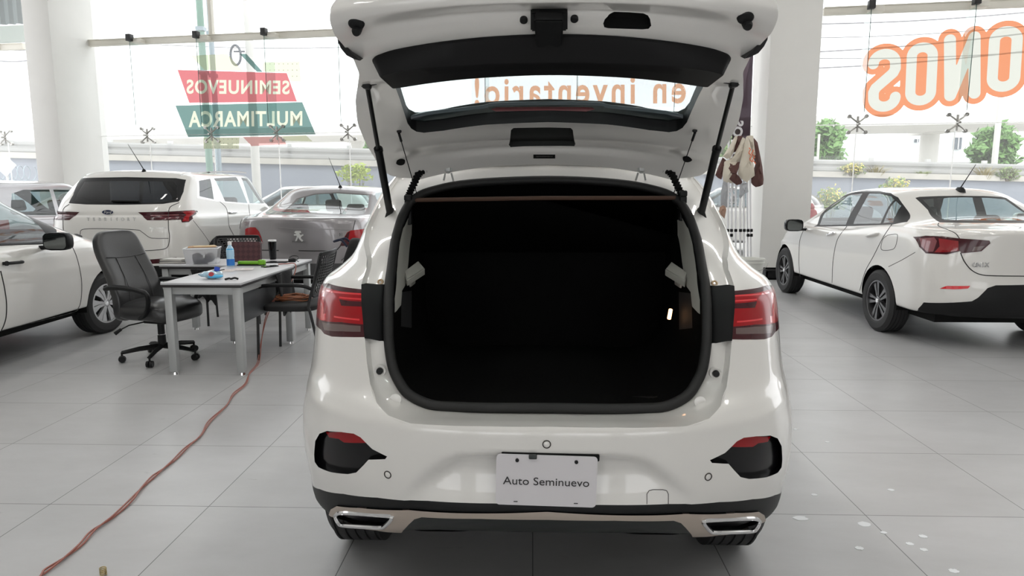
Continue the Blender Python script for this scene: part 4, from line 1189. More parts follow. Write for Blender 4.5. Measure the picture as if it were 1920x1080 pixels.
# ------------------------------------------------------------------ white SUV behind the office chair
ford = Car('parked_suv', 'white SUV with black rear window and red strip lights parked behind the office chair', (-5.22, 10.75, 0), R(88), hatch_keys(xr=-2.33, xf=2.25, W=.955, roof=1.705, zb=.34, belt=1.10, gr=-2.255, rr=-1.80), WHITE, nr=44, ns=60, nf=20)
def build_ford():
    c = ford
    side_glass(c, [(369, 337), (400, 331), (445, 328), (472, 334), (492, 350), (516, 384), (464, 383.5), (408, 378), (370, 371)],
        [('quarter_window', [(373, 339), (394, 335), (401, 374), (374, 368)], DARKGLASS2), ('door_window', [(401, 334.5), (442, 331.5), (464, 381), (422, 377.5)], CARGLASS), ('door_window', [(451, 332.5), (469, 335), (482, 343.5), (513, 381.5), (468, 381)], CARGLASS)], -1, CARGLASS, trim=mat('window_chrome', (.6, .6, .6), .25, .8))
    rw = two(c.tr([(150, 334), (237, 332), (330, 334), (349, 337), (344, 360), (338, 374), (335, 378), (305, 382.5), (230, 384), (163, 383.5), (129, 381), (137, 366)]))
    fr = take(c.bm, cut(c.bm, rw, 0, lambda q: q.x < -1.0 and q.z > 1.0))
    g = take(fr, cut(fr, two(c.tr([(158, 341), (237, 339), (326, 341), (332, 348), (333, 373), (305, 379), (230, 381), (166, 380), (140, 377)])), 0))
    w = obj('rear_window', fr, WTRIM, c.root); obj('window_pane', g, DARKGLASS, w)
    mr = mat('ford_lens', (.10, .006, .014), .1, coat=1.0)
    lit(c, [(259, 398), (318, 396.5), (364, 394), (369, 398), (362, 410), (354, 416.5), (341, 417), (339, 412), (316, 413), (276, 413)], 0, lambda q: q.x < -1.75, -1, REDD, 'tail_light',
        [('red_lens', [(342, 397), (363, 395), (367, 398), (354, 415), (342, 415), (348, 405)], REDL), ('light_bar', [(283, 403), (335, 402), (335, 404), (283, 405)], mat('pink_lens', (.22, .05, .06), .15, coat=1.0)), ('red_lens', [(300, 407), (336, 407), (337, 410), (300, 411)], mr)])
    p = c.hit(203, 398); M = Matrix.Translation(p + V((-.006, 0, 0))) @ axes((0, 0, 0), (0, -1, 0), (0, 0, 1))
    bm = BM(); prism(bm, [(.078 * math.cos(a), .034 * math.sin(a)) for a in np.linspace(0, 2 * math.pi, 33)[:-1]], 0, .008, M); e = obj('emblem', bm, CHROME, c.root)
    bm = BM(); prism(bm, [(.070 * math.cos(a), .028 * math.sin(a)) for a in np.linspace(0, 2 * math.pi, 33)[:-1]], .004, .010, M); obj('emblem_field', bm, mat('emblem_blue', (.01, .02, .06), .2), e)
    bm = BM(); addmesh(bm, textmesh('Ford', .05, 0, .002, shear=.3), M @ Matrix.Translation((0, 0, .0105))); obj('emblem_script', bm, CHROME, e, flat=True)
    a, b = c.hit(166, 411), c.hit(252, 411.5)
    for i, ch in enumerate('TERRITORY'):
        q = c.hit(166 + 86 * i / 8, 411.2)
        bm = BM(); addmesh(bm, textmesh(ch, .058, .001, .003), Matrix.Translation(q + V((-.004, 0, 0))) @ axes((0, 0, 0), (0, -1, 0), (0, 0, 1))); obj('badge_letter', bm, CHROME, c.root, flat=True)
    seam(c, [(336, 380), (324, 385), (318, 390), (316, 400), (316, 427), (318, 442), (317, 455), (314, 463), (307, 467), (290, 469), (250, 471)], .005)
    seam(c, [(130, 383), (119, 392), (118, 410), (120, 440), (128, 462), (140, 470), (190, 473)], .005)
    seam(c, [(150, 440), (156, 430), (200, 429), (255, 431), (266, 435), (280, 445), (292, 447), (316, 447)], .004)
    seam(c, [(281, 427.5), (311, 427)], .005, CHROME, name='trim_badge')
    seam(c, [(412, 378), (424, 390), (428, 410), (430, 425), (440, 445), (450, 470)], .004)
    seam(c, [(466, 383), (468, 400), (472, 420)], .004)
    seam(c, [(362, 413), (380, 436), (398, 462)], .003)
    handle(c, (428, 399), (443, 396.5), CHROME, -1); handle(c, (489, 399), (501, 397), CHROME, -1)
    for s_ in (1, -1): mirror_part(c, (.78, s_ * 1.07, 1.14), BLACKP, s_, MIRG, s=1.05)
    seam(c, [(338, 329), (360, 325), (400, 322.5), (440, 322), (462, 324)], .011, mat('roof_rail', (.7, .7, .7), .25, .8), name='roof_rail', mirrored=True)
    b = c.hit(270, 321); antenna(c, b, b + V((-.30, .0, .33)), fin=False)
    lo = [(-1.2, .2), (1.2, .2), (1.2, .46), (.6, .50), (-.6, .50), (-1.2, .46)]
    obj('lower_cladding', take(c.bm, cut(c.bm, lo, 0, lambda q: q.x < -1.85)), BLACKP, c.root)
    for s_ in (1, -1):
        g = take(c.bm, cut(c.bm, [(s_ * .45, .52), (s_ * .8, .54), (s_ * .8, .60), (s_ * .5, .58)], 0, lambda q: q.x < -1.8)); obj('bumper_reflector', g, REDD, c.root)
    wb = two(c.tr([(212, 378), (222, 374), (265, 376), (268, 379), (240, 380)]))
    bm = BM(); q = c.hit(212, 377), c.hit(262, 378); tube(bm, [p + V((-.02, 0, .0)) for p in q], .012, 8); obj('rear_wiper', bm, BLACKM, c.root)
    for x in (-1.363, 1.363): c.arch(x, .40, .37, BLACKP, .05)
    for x in (-1.363, 1.363):
        for s_ in (1, -1): c.wheel(x, s_ * .83, .362, .225, .23, 'star', mat('dark_alloy', (.16, .16, .165), .3, .8))
    floorpan(c, -2.1, 2.0, .74, .3)
    seats(c, [(-.95, (-.45, .45), .62), (.25, (-.4, .4), .66)])
    c.panel('windshield', [(-.68, 1.14), (.68, 1.14), (.60, 1.58), (-.60, 1.58)], 0, lambda q: q.x > .2, CLEARGLASS)
    c.finish()
DARKGLASS2 = glassmat('smoked_glass', (.10, .10, .11), ior=1.6)
build_ford()
# ------------------------------------------------------------------ grey sedan beyond the desks
peug = Car('sedan_car', 'grey metallic sedan seen from behind beyond the two desks', (-2.78, 10.75, 0), R(83), sedan_keys(xr=-2.25, xf=2.15, W=.865, deck=1.09, roof=1.50), mat('grey_car_paint', (.30, .285, .295), .3, .45, coat=1.0), nr=44, ns=60, nf=14)
def build_peug():
    c = peug
    fr = take(c.bm, cut(c.bm, two(c.tr([(516, 401.5), (556, 372), (590, 363), (633, 360.5), (698, 364), (684, 403.5), (598, 402)])), 0, lambda q: q.x < -.8 and q.z > 1.03))
    g = take(fr, cut(fr, two(c.tr([(523, 399.5), (561, 372.5), (593, 364.5), (633, 362.5), (692, 366), (680, 401), (598, 399.5)])), 0))
    w = obj('rear_window', fr, mat('window_rim', (.10, .09, .09), .3), c.root); obj('window_pane', g, CLEARGLASS, w)
    lit(c, [(651, 435.5), (658, 432), (683, 429), (700, 427), (702, 460), (674, 460), (665, 461), (637, 461), (641, 453)], 0, lambda q: q.x < -1.75, -1, REDL, 'tail_light',
        [('clear_lens', [(655, 453), (676, 451), (700, 452), (702, 459), (660, 460)], mat('lens_pale', (.5, .42, .42), .15, coat=1.0)), ('dark_lens', [(637, 461), (641, 452), (652, 436), (656, 434), (652, 452), (655, 461)], REDD)], only=-1)
    lit(c, [(463, 428), (470, 426), (479, 426.4), (486, 434), (491, 448), (493, 456.6), (480, 455), (464, 453), (460, 452), (460, 430)], 0, lambda q: q.x < -1.75, 1, REDL, 'tail_light',
        [('clear_lens', [(460, 446), (478, 447), (490, 451), (493, 456), (480, 454), (460, 452)], mat('lens_pale', (.5, .42, .42), .15, coat=1.0))], only=1)
    seam(c, [(666, 413.5), (664, 422), (662, 431)], .005, SEAMD, mirrored=True)
    seam(c, [(640, 459), (635, 465), (627, 470), (600, 470.5), (560, 470)], .006, SEAMD, mirrored=True)
    seam(c, [(520, 427), (560, 429), (610, 430), (655, 431)], .004, mat('crease_grey', (.30, .29, .295), .4, .4))
    lo = [(-1.2, .2), (1.2, .2), (1.2, .50), (.7, .53), (-.7, .53), (-1.2, .50)]
    obj('lower_cladding', take(c.bm, cut(c.bm, lo, 0, lambda q: q.x < -1.75)), mat('bumper_dark', (.06, .06, .062), .5), c.root)
    p = c.hit(560.5, 443); M = Matrix.Translation(p + V((-.005, 0, 0))) @ axes((0, 0, 0), (0, -1, 0), (0, 0, 1)) @ Matrix.Diagonal((.078, .078, 1, 1))
    lion = [[(-.5, .85), (.35, .85), (.45, .55), (.1, .5), (.3, .2), (.75, .35), (.8, .15), (.45, -.05), (.35, -.3), (.75, -.7), (.5, -.85), (.1, -.45), (-.1, -.1), (-.35, -.75), (-.65, -.8), (-.35, -.2), (-.3, .1), (-.75, .1), (-.8, .3), (-.3, .4), (-.7, .6)]]
    bm = BM(); prism(bm, lion[0], 0, .006, M); obj('emblem', bm, mat('emblem_silver', (.75, .75, .74), .35, .3), c.root)
    p = c.hit(560.5, 453.5); bm = BM(); addmesh(bm, textmesh('PEUGEOT', .036, 0, .002, spacing=1.2), Matrix.Translation(p + V((-.003, 0, 0))) @ axes((0, 0, 0), (0, -1, 0), (0, 0, 1))); obj('badge', bm, mat('badge_grey', (.25, .25, .25), .3, .8), c.root, flat=True)
    p = c.hit(637.5, 440); bm = BM(); addmesh(bm, textmesh('301', .05, .001, .002, spacing=1.1), Matrix.Translation(p + V((-.003, 0, 0))) @ axes((0, 0, 0), (0, -1, 0), (0, 0, 1))); obj('badge', bm, mat('badge_grey', (.25, .25, .25), .3, .8), c.root, flat=True)
    b = c.hit(638, 351); antenna(c, b, b + V((-.24, .05, .40)), fin=False)
    for s_ in (1, -1):
        for nm, pl in (('door_window', [(-.30, 1.01), (-.30, 1.41), (.25, 1.40), (.85, 1.06), (.85, 1.02)]), ('door_window', [(-.37, 1.02), (-.37, 1.41), (-.75, 1.39), (-1.1, 1.27), (-1.30, 1.09), (-1.26, 1.05)])):
            c.panel(nm, pl, 1, lambda q: q.y * s_ > .2, CLEARGLASS)
        mirror_part(c, (.66, s_ * 1.0, 1.0), c.paint, s_, MIRG)
    c.panel('windshield', [(-.58, 1.06), (.58, 1.06), (.48, 1.40), (-.48, 1.40)], 0, lambda q: q.x > .2, CLEARGLASS)
    for x in (-1.326, 1.326): c.arch(x, .345, .32)
    for x in (-1.326, 1.326):
        for s_ in (1, -1): c.wheel(x, s_ * .755, .31, .195, .205, 'cover', mat('alloy_silver', (.5, .5, .5), .3, .9))
    floorpan(c, -2.0, 1.8, .70)
    bm = BM(); box(bm, (-1.35, 0, 1.0), (.8, 1.3, .04)); box(bm, (.95, 0, .92), (.5, 1.4, .2), bev=.05); obj('dashboard', bm, INTER, c.root)
    sm = mat('seat_cloth', (.06, .052, .045), .9)
    seats(c, [(-.9, (-.42, .42), .58), (.2, (-.38, .38), .62)], sm)
    c.finish()
build_peug()
# ------------------------------------------------------------------ other cars
def simple_car(c, wins, rwin, wheel='cover', mirrors=True, lamp=None, dark=False):
    G = CARGLASS
    for s_ in (1, -1):
        for pl in wins: c.panel('side_window', pl, 1, lambda q: q.y * s_ > .2, G)
        if mirrors: mirror_part(c, (.62, s_ * (c.W + .10), 1.0), c.paint, s_, MIRG)
    if rwin: c.panel('rear_window', rwin, 0, lambda q: q.x < -.7, G)
    c.panel('windshield', [(-.58, 1.08), (.58, 1.08), (.48, 1.40), (-.48, 1.40)], 0, lambda q: q.x > .2, G)
    if lamp:
        for s_ in (1, -1): c.panel('tail_light', [(s_ * a, b) for a, b in lamp], 0, lambda q: q.x < -1.3 and q.y * s_ > .2, REDL)
    for x in (-1.25, 1.25): c.arch(x, .34, .315)
    for x in (-1.25, 1.25):
        for s_ in (1, -1): c.wheel(x, s_ * (c.W - .11), .305, .19, .205, wheel, mat('alloy_silver', (.5, .5, .5), .3, .9), n=6)
    floorpan(c, -1.8, 1.7, .68)
    seats(c, [(-.85, (-.4, .4), .56), (.2, (-.37, .37), .60)])
    c.finish()
HW = [[(-.28, 1.03), (-.28, 1.44), (.25, 1.43), (.80, 1.08), (.80, 1.04)], [(-.36, 1.03), (-.36, 1.44), (-.85, 1.44), (-1.08, 1.38), (-1.2, 1.10), (-1.16, 1.06)]]
SW = [[(-.30, 1.01), (-.30, 1.41), (.25, 1.40), (.85, 1.06), (.85, 1.02)], [(-.37, 1.02), (-.37, 1.41), (-.75, 1.39), (-1.1, 1.27), (-1.30, 1.09), (-1.26, 1.05)]]
LMP = [(.55, .84), (1.0, .84), (1.0, 1.0), (.6, .98)]
SILV = mat('silver_car_paint', (.42, .41, .43), .3, .5, coat=1.0)
gh = Car('hatchback_car', 'silver-grey hatchback at the far left behind the white sedan', (-8.55, 11.6, 0), R(82), hatch_keys(W=.86, roof=1.59), SILV, nr=24, ns=40)
simple_car(gh, HW, [(-.62, 1.10), (.62, 1.10), (.56, 1.46), (-.56, 1.46)], lamp=LMP)
r3 = Car('sedan_car', 'white sedan at the right edge, only its roof and window showing', (8.75, 10.6, 0), R(90), sedan_keys(W=.87, roof=1.49), WHITE, nr=20, ns=40)
simple_car(r3, SW, [(-.58, 1.16), (.58, 1.16), (.48, 1.39), (-.48, 1.39)], lamp=LMP)
o1 = Car('hatchback_car', 'white hatchback parked outside beyond the glass left of the raised tailgate', (-5.9, 17.3, 0), R(185), hatch_keys(W=.86, roof=1.52), WHITE, nr=16, ns=30)
simple_car(o1, HW, [(-.62, 1.10), (.62, 1.10), (.56, 1.40), (-.56, 1.40)], lamp=LMP)
o2 = Car('hatchback_car', 'white hatchback parked outside behind the column with a red tail light showing', (4.72, 16.4, 0), R(152), hatch_keys(W=.86, roof=1.50), WHITE, nr=16, ns=30)
simple_car(o2, HW, [(-.62, 1.10), (.62, 1.10), (.56, 1.40), (-.56, 1.40)], lamp=[(.60, .82), (.80, .82), (.80, 1.14), (.64, 1.14)])
# ------------------------------------------------------------------ glass front
PANE = glassmat('facade_glass', (0.95, 0.975, 0.97), ior=1.45, haze=0.11)  # haze mixes a pale veil into the panes, imitating washed-out glare from outside
FINM = glassmat('fin_glass', (0.72, 0.80, 0.78), ior=1.4)
FINE = mat('fin_edge', (.05, .10, .09), .2)
ALU = mat('cream_aluminium', (.80, .77, .69), .5)
SEAL = None
CLAMP = mat('black_clamp', (.02, .02, .02), .5)
def vinyl0(name, c):
    m = bpy.data.materials.new(name); m.use_nodes = True; n = m.node_tree.nodes; l = m.node_tree.links; n.clear()
    out = n.new('ShaderNodeOutputMaterial'); a = n.new('ShaderNodeBsdfDiffuse'); b = n.new('ShaderNodeBsdfTranslucent'); mx = n.new('ShaderNodeMixShader'); mx.inputs[0].default_value = .6
    a.inputs[0].default_value = (*c, 1); b.inputs[0].default_value = (*c, 1); l.new(a.outputs[0], mx.inputs[1]); l.new(b.outputs[0], mx.inputs[2]); l.new(mx.outputs[0], out.inputs[0]); return m
SEAL = vinyl0('white_sealant', (.95, .95, .94))
ZB = 4.38; ZS = 2.54
def U(x, y): return fpx(x, y)[0]
uL0, uC1, uC2 = U(-260, 200), U(152, 200), U(1412, 200)
uC3 = U(1530, 200)
J = [U(280, 254), U(400, 252), U(522, 250), U(655, 252), U(788, 252), U(918, 200), U(1085, 200), U(1262, 208)]
JR = [U(1606, 233), U(1792, 230), U(1985, 228), U(2200, 226)]
JL = [U(13, 245)]
k = 0
bays = [[uL0] + JL + [U(70, 200)], [uC1] + J + [uC2], [uC3] + JR]
for bay in bays:
    for a, b in zip(bay[:-1], bay[1:]):
        for z0, z1 in ((0.02, ZS), (ZS, ZB), (ZB, CEILH)):
            k += 1
            bm = BM(); c = fpt((a + b) / 2, (z0 + z1) / 2)
            box(bm, c, (b - a - .012, .002, z1 - z0 - .012), FR)
            # single sheet so light passes one surface
            bmesh.ops.delete(bm, geom=[f for f in bm.faces if abs(f.normal.dot(FN)) < .9 or f.normal.dot(FN) > 0], context='FACES')
            struct('window_%d' % k, bm, PANE, 'clear glass pane of the showroom front', flat=True)
def sealline(u0, z0, u1, z1, w=.016):
    bm = BM(); a, b = fpt(u0, z0), fpt(u1, z1)
    if abs(z1 - z0) > abs(u1 - u0): box(bm, (a + b) / 2, (w, .012, abs(z1 - z0)), FR)
    else: box(bm, (a + b) / 2, (abs(u1 - u0), .012, w), FR)
    return bm
tn = 3
for u in JL + J + JR:
    struct('trim_%d' % tn, sealline(u, 0.02, u, ZS - .1), SEAL, 'white upright sealant joint between lower panes'); tn += 1
for bay in bays:
    struct('trim_%d' % tn, sealline(bay[0], ZS, bay[-1], ZS, .014), SEAL, 'white level sealant joint at fitting height'); tn += 1
# beams
for bi, (a, b) in enumerate(((uL0, U(52, 60)), (uC1, uC2), (uC3, JR[-1]))):
    bm = BM(); box(bm, fpt((a + b) / 2, ZB + .0, -.12), (b - a, .10, .11), FR, bev=.006); box(bm, fpt((a + b) / 2, ZB + .062, -.12), (b - a, .13, .014), FR)
    struct('trim_%d' % tn, bm, ALU, 'cream aluminium cross beam of the glass front'); tn += 1
bm = BM(); u = U(402, 30); box(bm, fpt(u, ZB + 1.4, -.12), (.07, .10, 2.7), FR, bev=.004)
struct('trim_%d' % tn, bm, ALU, 'cream upright post above the beam'); tn += 1
# glass fins with clamps and spider fittings
def fin(u, lab):
    t = thing('glass_fin', lab, 'glass fin', fpt(u, ZS, 0), math.atan2(FU.y, FU.x), 'glass fins hanging from the beam')
    bm = BM(); box(bm, (0, -.19, (ZB - ZS) / 2 + .08), (.002, .36, ZB - ZS - .18))
    bmesh.ops.delete(bm, geom=[f for f in bm.faces if f.normal.x < .5], context='FACES')
    obj('fin_pane', bm, FINM, t, flat=True)
    bm = BM(); box(bm, (0, -.37, (ZB - ZS) / 2 + .08), (.010, .004, ZB - ZS - .18)); obj('fin_edge', bm, FINE, t)
    bm = BM(); box(bm, (0, -.36, ZB - ZS + .03), (.10, .12, .13), bev=.006); obj('clamp', bm, CLAMP, t, label='black clamp block')
    bm = BM(); box(bm, (.10, -.25, ZB - ZS - .02), (.22, .16, .08), bev=.006); cyl(bm, (.06, -.335, ZB - ZS - .03), (.06, -.328, ZB - ZS - .03), .012); obj('clamp_plate', bm, ALU, t)
    return t
def spider(u, lab):
    t = thing('spider_fitting', lab, 'spider fitting', fpt(u, ZS, -.01), math.atan2(FU.y, FU.x), 'four armed steel fittings on the glass joints')
    bm = BM(); cyl(bm, (0, -.05, -.13), (0, -.05, .13), .020); cyl(bm, (0, -.05, 0), (0, -.16, 0), .018); obj('hub', bm, STEEL, t)
    for sx in (-1, 1):
        for sz in (-1, 1):
            bm = BM(); tube(bm, [(0, -.06, sz * .03), (sx * .07, -.065, sz * .08), (sx * .135, -.05, sz * .135)], [.016, .013, .012], 8)
            cyl(bm, (sx * .135, -.058, sz * .135), (sx * .135, -.006, sz * .135), .032, n=14); obj('arm', bm, STEEL, t)
    return t
f0 = None
nm = ['leftmost glass fin and black clamp right of the left column', 'glass fin crossing the left part of the red and green lettering', 'glass fin crossing the right part of the red and green lettering', 'glass fin left of the raised tailgate edge', 'glass fin hidden behind the raised tailgate', 'glass fin seen through the tailgate window near its left end', 'glass fin seen through the middle of the tailgate window', 'glass fin at the right end of the tailgate window', 'glass fin between the right column and the orange lettering', 'glass fin crossing the orange lettering', 'glass fin at the right frame edge', 'glass fin beyond the right frame edge', 'glass fin left of the left column']
for i, u in enumerate(J + JR + JL):
    if i in (4, 10, 11): continue
    fin(u, nm[i] if i < len(nm) else 'glass fin')
    spider(u, nm[i].replace('glass fin', 'steel spider fitting').replace(' and black clamp', '').replace('crossing', 'at') if i < len(nm) else 'fitting')
# grey ribbed canopy panel beyond the upper left corner
bm = BM()
u0, u1 = U(-200, 10), U(40, 10)
rows = []
for i in range(61):
    u = u0 + (u1 - u0) * i / 60; o = .03 * (1 if (i // 2) % 2 else -1)
    rows.append([fpt(u, ZB + .62, .5 + o), fpt(u, CEILH, .5 + o)])
addgrid(bm, rows); bmesh.ops.solidify(bm, geom=bm.faces[:], thickness=.004)
tag(obj('ribbed_panel', bm, mat('ribbed_steel', (.30, .33, .33), .4, .3)), 'grey ribbed metal panel in the upper left corner beyond the column', 'panel')
bm = BM(); box(bm, fpt((u0 + u1) / 2, ZB + .40, .45), (u1 - u0, .12, .34), FR, bev=.01)
tag(obj('channel_beam', bm, mat('pale_green_steel', (.50, .54, .50), .5)), 'pale grey-green steel channel under the ribbed panel at upper left', 'beam')

# ------------------------------------------------------------------ lettering on the glass
def vinyl(name, col, tr=.45, tl=.9):
    m = bpy.data.materials.new(name); m.use_nodes = True
    n = m.node_tree.nodes; l = m.node_tree.links; n.clear()
    out = n.new('ShaderNodeOutputMaterial'); a = n.new('ShaderNodeBsdfTransparent'); b = n.new('ShaderNodeBsdfTranslucent'); mx = n.new('ShaderNodeMixShader')
    a.inputs[0].default_value = (*col, 1); b.inputs[0].default_value = (*[min(1, c * tl) for c in col], 1); mx.inputs[0].default_value = 1 - tr
    l.new(a.outputs[0], mx.inputs[1]); l.new(b.outputs[0], mx.inputs[2]); l.new(mx.outputs[0], out.inputs[0])
    return m
VRED = vinyl('vinyl_red', (.50, .165, .175)); VTEAL = vinyl('vinyl_green', (.15, .235, .22)); VCREAM = vinyl('vinyl_cream', (.55, .56, .45)); VPALE = vinyl('vinyl_pale_yellow', (.58, .59, .45), .6)
VORA = vinyl('vinyl_orange', (.60, .245, .135), .35); VWHT = vinyl('vinyl_white', (.55, .55, .50), .35); VORP = vinyl('vinyl_pale_orange', (.72, .38, .25), .6); VPINK = vinyl('vinyl_pink', (.60, .36, .34), .6)
def loops(me):
    """outline loops of a flat mesh"""
    bm = BM(); bm.from_mesh(me)
    bmesh.ops.remove_doubles(bm, verts=bm.verts, dist=1e-5)
    nx = {}
    for e in bm.edges:
        if len(e.link_faces) == 1:
            for v, w in ((e.verts[0], e.verts[1]), (e.verts[1], e.verts[0])): nx.setdefault(v, []).append(w)
    out, seen = [], set()
    for v in nx:
        if v in seen: continue
        l = [v]; seen.add(v); cur, prev = nx[v][0], v
        while cur != v and cur not in seen:
            l.append(cur); seen.add(cur); n_ = [w for w in nx[cur] if w != prev]
            if not n_: break
            prev, cur = cur, n_[0]
        out.append([(q.co.x, q.co.y) for q in l])
    bm.free(); return [l for l in out if len(l) > 2]
def fill(polys):
    c = bpy.data.curves.new('f', 'CURVE'); c.dimensions = '2D'; c.fill_mode = 'BOTH'
    for p in polys:
        s = c.splines.new('POLY'); s.points.add(len(p) - 1); s.use_cyclic_u = True
        for q, xy in zip(s.points, p): q.co = (xy[0], xy[1], 0, 1)
    o = bpy.data.objects.new('f', c); COL.objects.link(o)
    me = bpy.data.meshes.new_from_object(o.evaluated_get(bpy.context.evaluated_depsgraph_get()))
    bpy.data.objects.remove(o); bpy.data.curves.remove(c); return me
GL = Matrix.Translation(FO) @ Matrix(((FU.x, 0, -FN.x, 0), (FU.y, 0, -FN.y, 0), (0, 1, 0, 0), (0, 0, 0, 1)))   # (u, z, towards the room)
def P2(pts, out=0.0): return [fpx(x, y) for x, y in pts]
def onglass(name, polys, m, parent, d=.004, flat=True):
    me = fill(polys); bm = BM(); addmesh(bm, me, GL @ Matrix.Translation((0, 0, d)))
    return obj(name, bm, m, parent, flat=True)
def mirtext(s, bbox, off, spacing=1.0):
    """text reading from the street side, so mirrored from inside; fitted to a pixel box"""
    me = textmesh(s, 1.0, off, spacing=spacing)
    L = loops(me); bpy.data.meshes.remove(me)
    xs = [p[0] for l in L for p in l]; ys = [p[1] for l in L for p in l]
    x0, x1, y0, y1 = min(xs), max(xs), min(ys), max(ys)
    (ax_, ay), (bx, by), (cx, cy), (dx, dy) = [fpx(*q) for q in bbox]     # TL TR BR BL
    out = []
    for l in L:
        r = []
        for x, y in l:
            s_ = 1 - (x - x0) / (x1 - x0); t = (y - y0) / (y1 - y0)
            r.append((((1 - s_) * dx + s_ * cx) * (1 - t) + ((1 - s_) * ax_ + s_ * bx) * t, ((1 - s_) * dy + s_ * cy) * (1 - t) + ((1 - s_) * ay + s_ * by) * t))
        out.append(r)
    return out
t = tag(bpy.data.objects.new('window_lettering', None), 'red and green mirrored lettering stuck on the glass left of the raised tailgate', 'window lettering'); COL.objects.link(t)
T1_ = mirtext('SEMINUEVOS', [(350, 149), (543, 151), (543, 177), (350, 176)], .028, 1.12)
T2_ = mirtext('MULTIMARCA', [(353, 208), (567, 208), (567, 236), (354, 239)], .028, 1.12)
red = P2([(333, 131), (538, 137), (557, 190.5), (355, 193)]); teal = P2([(329, 198), (567, 191.5), (592, 252), (353, 257)])
onglass('red_field', [red] + T1_, VRED, t); onglass('green_field', [teal] + T2_, VTEAL, t)
onglass('lettering', T1_, VCREAM, t); onglass('lettering', T2_, VCREAM, t)
onglass('pale_field', [P2([(358, 104.5), (426, 101), (456, 133.5), (384, 131.5)])], VPALE, t)
onglass('green_stripe', [P2([(449.5, 101), (462, 101), (493, 135), (482, 134.8)])], VTEAL, t)
onglass('pink_field', [P2([(456, 257), (528, 256), (538, 271), (472, 274)])], VPINK, t)
onglass('pale_field', [P2([(528, 255.5), (574, 254), (586, 265), (537, 264)])], VPALE, t)
for rc, (nx_, ny_) in ((((493, 117), (562, 115), (564, 153), (546, 153), (538, 136), (493, 135)), (9, 5)), (((382, 258), (449, 258), (448, 279), (382, 279)), (9, 3))):
    onglass('pale_field', [P2(list(rc))], VPALE, t)
    bm = BM()
    x0, x1 = rc[0][0], rc[1][0]; y0 = rc[0][1]; y1 = 149 if ny_ == 5 else 279
    for i in range(8):
        for j in range(4 if ny_ == 5 else 3):
            x, y = x0 + (i + .6) * (x1 - x0) / 8.2, y0 + 3 + j * (11.5 if ny_ == 5 else 7.5)
            if ny_ == 5 and y > 133 and x < 548: continue
            u, z = fpx(x, y); prism(bm, [(u + .008 * math.cos(a), z + .008 * math.sin(a)) for a in np.linspace(0, 2 * math.pi, 9)[:-1]], .005, .006, GL)
    obj('dot_pattern', bm, mat('dot_ink', (.05, .06, .05), .6), t)
t['kind'] = 'thing'; del t['kind']
t = tag(bpy.data.objects.new('window_lettering', None), 'pale orange mirrored lettering on the glass seen through the tailgate window', 'window lettering'); COL.objects.link(t)
EI = mirtext('en inventario!', [(890, 145), (1286, 139), (1286, 194), (890, 199)], .021, 1.22)
onglass('lettering', EI, VORP, t)
onglass('pale_film', [P2([(884, 82), (1402, 70), (1402, 203), (1180, 200), (884, 212)])] + EI, vinyl('pale_film', (.88, .82, .83), .7), t)
# big orange outlined letters, drawn as stroke skeletons
def arcp(cx, cy, rx, ry, a0, a1, n=14): return [(cx + rx * math.cos(R(a0 + (a1 - a0) * i / n)), cy + ry * math.sin(R(a0 + (a1 - a0) * i / n))) for i in range(n + 1)]
def glyph(ch):
    w = .33
    if ch == 'O': return [arcp(0, .68, w, .32, 0, 180) + arcp(0, -.68, w, .32, 180, 360) + [(w, .68)]]
    if ch == 'N': return [[(-w, -1), (-w, 1), (w, -1), (w, 1)]]
    if ch == 'S': return [arcp(0, .66, w, .34, 0, 180) + [(-w, .42), (-w * .8, .26), (w * .8, -.26), (w, -.42)] + arcp(0, -.66, w, .34, 0, -180)]
    if ch == 'B': return [[(-w, -1), (-w, 1)] + arcp(w * .3, .52, w * .7, .48, 90, -90) + [(-w, .04), (w * .3, .0)] + arcp(w * .3, -.52, w * .7, .48, 90, -90) + [(-w, -1)]]
LET = [('S', 1658, 151, 61, 118, -4), ('O', 1727.5, 139, 58, 118, -2), ('N', 1804, 125, 68, 126, -5), ('O', 1883.5, 111, 63, 123, -2), ('B', 1965, 96, 62, 124, -3)]
strokes = []
for ch, cx, cy, w, h, rot in LET:
    u0, z0 = fpx(cx, cy); uw = (fpx(cx + w / 2, cy)[0] - fpx(cx - w / 2, cy)[0]); zh = fpx(cx, cy - h / 2)[1] - fpx(cx, cy + h / 2)[1]
    hw = uw * .165
    ca, sa = math.cos(R(-rot)), math.sin(R(-rot))
    for st_ in glyph(ch):
        q = []
        for x, y in st_:
            X_, Y_ = -x / .33 * (uw / 2 - hw), y * (zh / 2 - hw)
            q.append((u0 + X_ * ca - Y_ * sa, z0 + X_ * sa + Y_ * ca))
        strokes.append((q, hw))
def sdf(px_, py_):
    best = np.full(px_.shape, 9.0)
    for q, hw in strokes:
        for (ax_, ay), (bx, by) in zip(q[:-1], q[1:]):
            dx, dy = bx - ax_, by - ay; L2 = dx * dx + dy * dy + 1e-9
            tt_ = np.clip(((px_ - ax_) * dx + (py_ - ay) * dy) / L2, 0, 1)
            best = np.minimum(best, np.hypot(px_ - ax_ - tt_ * dx, py_ - ay - tt_ * dy) - hw)
    return best
allu = [p[0] for q, h in strokes for p in q]; allz = [p[1] for q, h in strokes for p in q]
us_ = np.arange(min(allu) - .3, max(allu) + .3, .012); zs_ = np.arange(min(allz) - .3, max(allz) + .3, .012)
DU, DZ = np.meshgrid(us_, zs_, indexing='ij'); DD = sdf(DU, DZ)
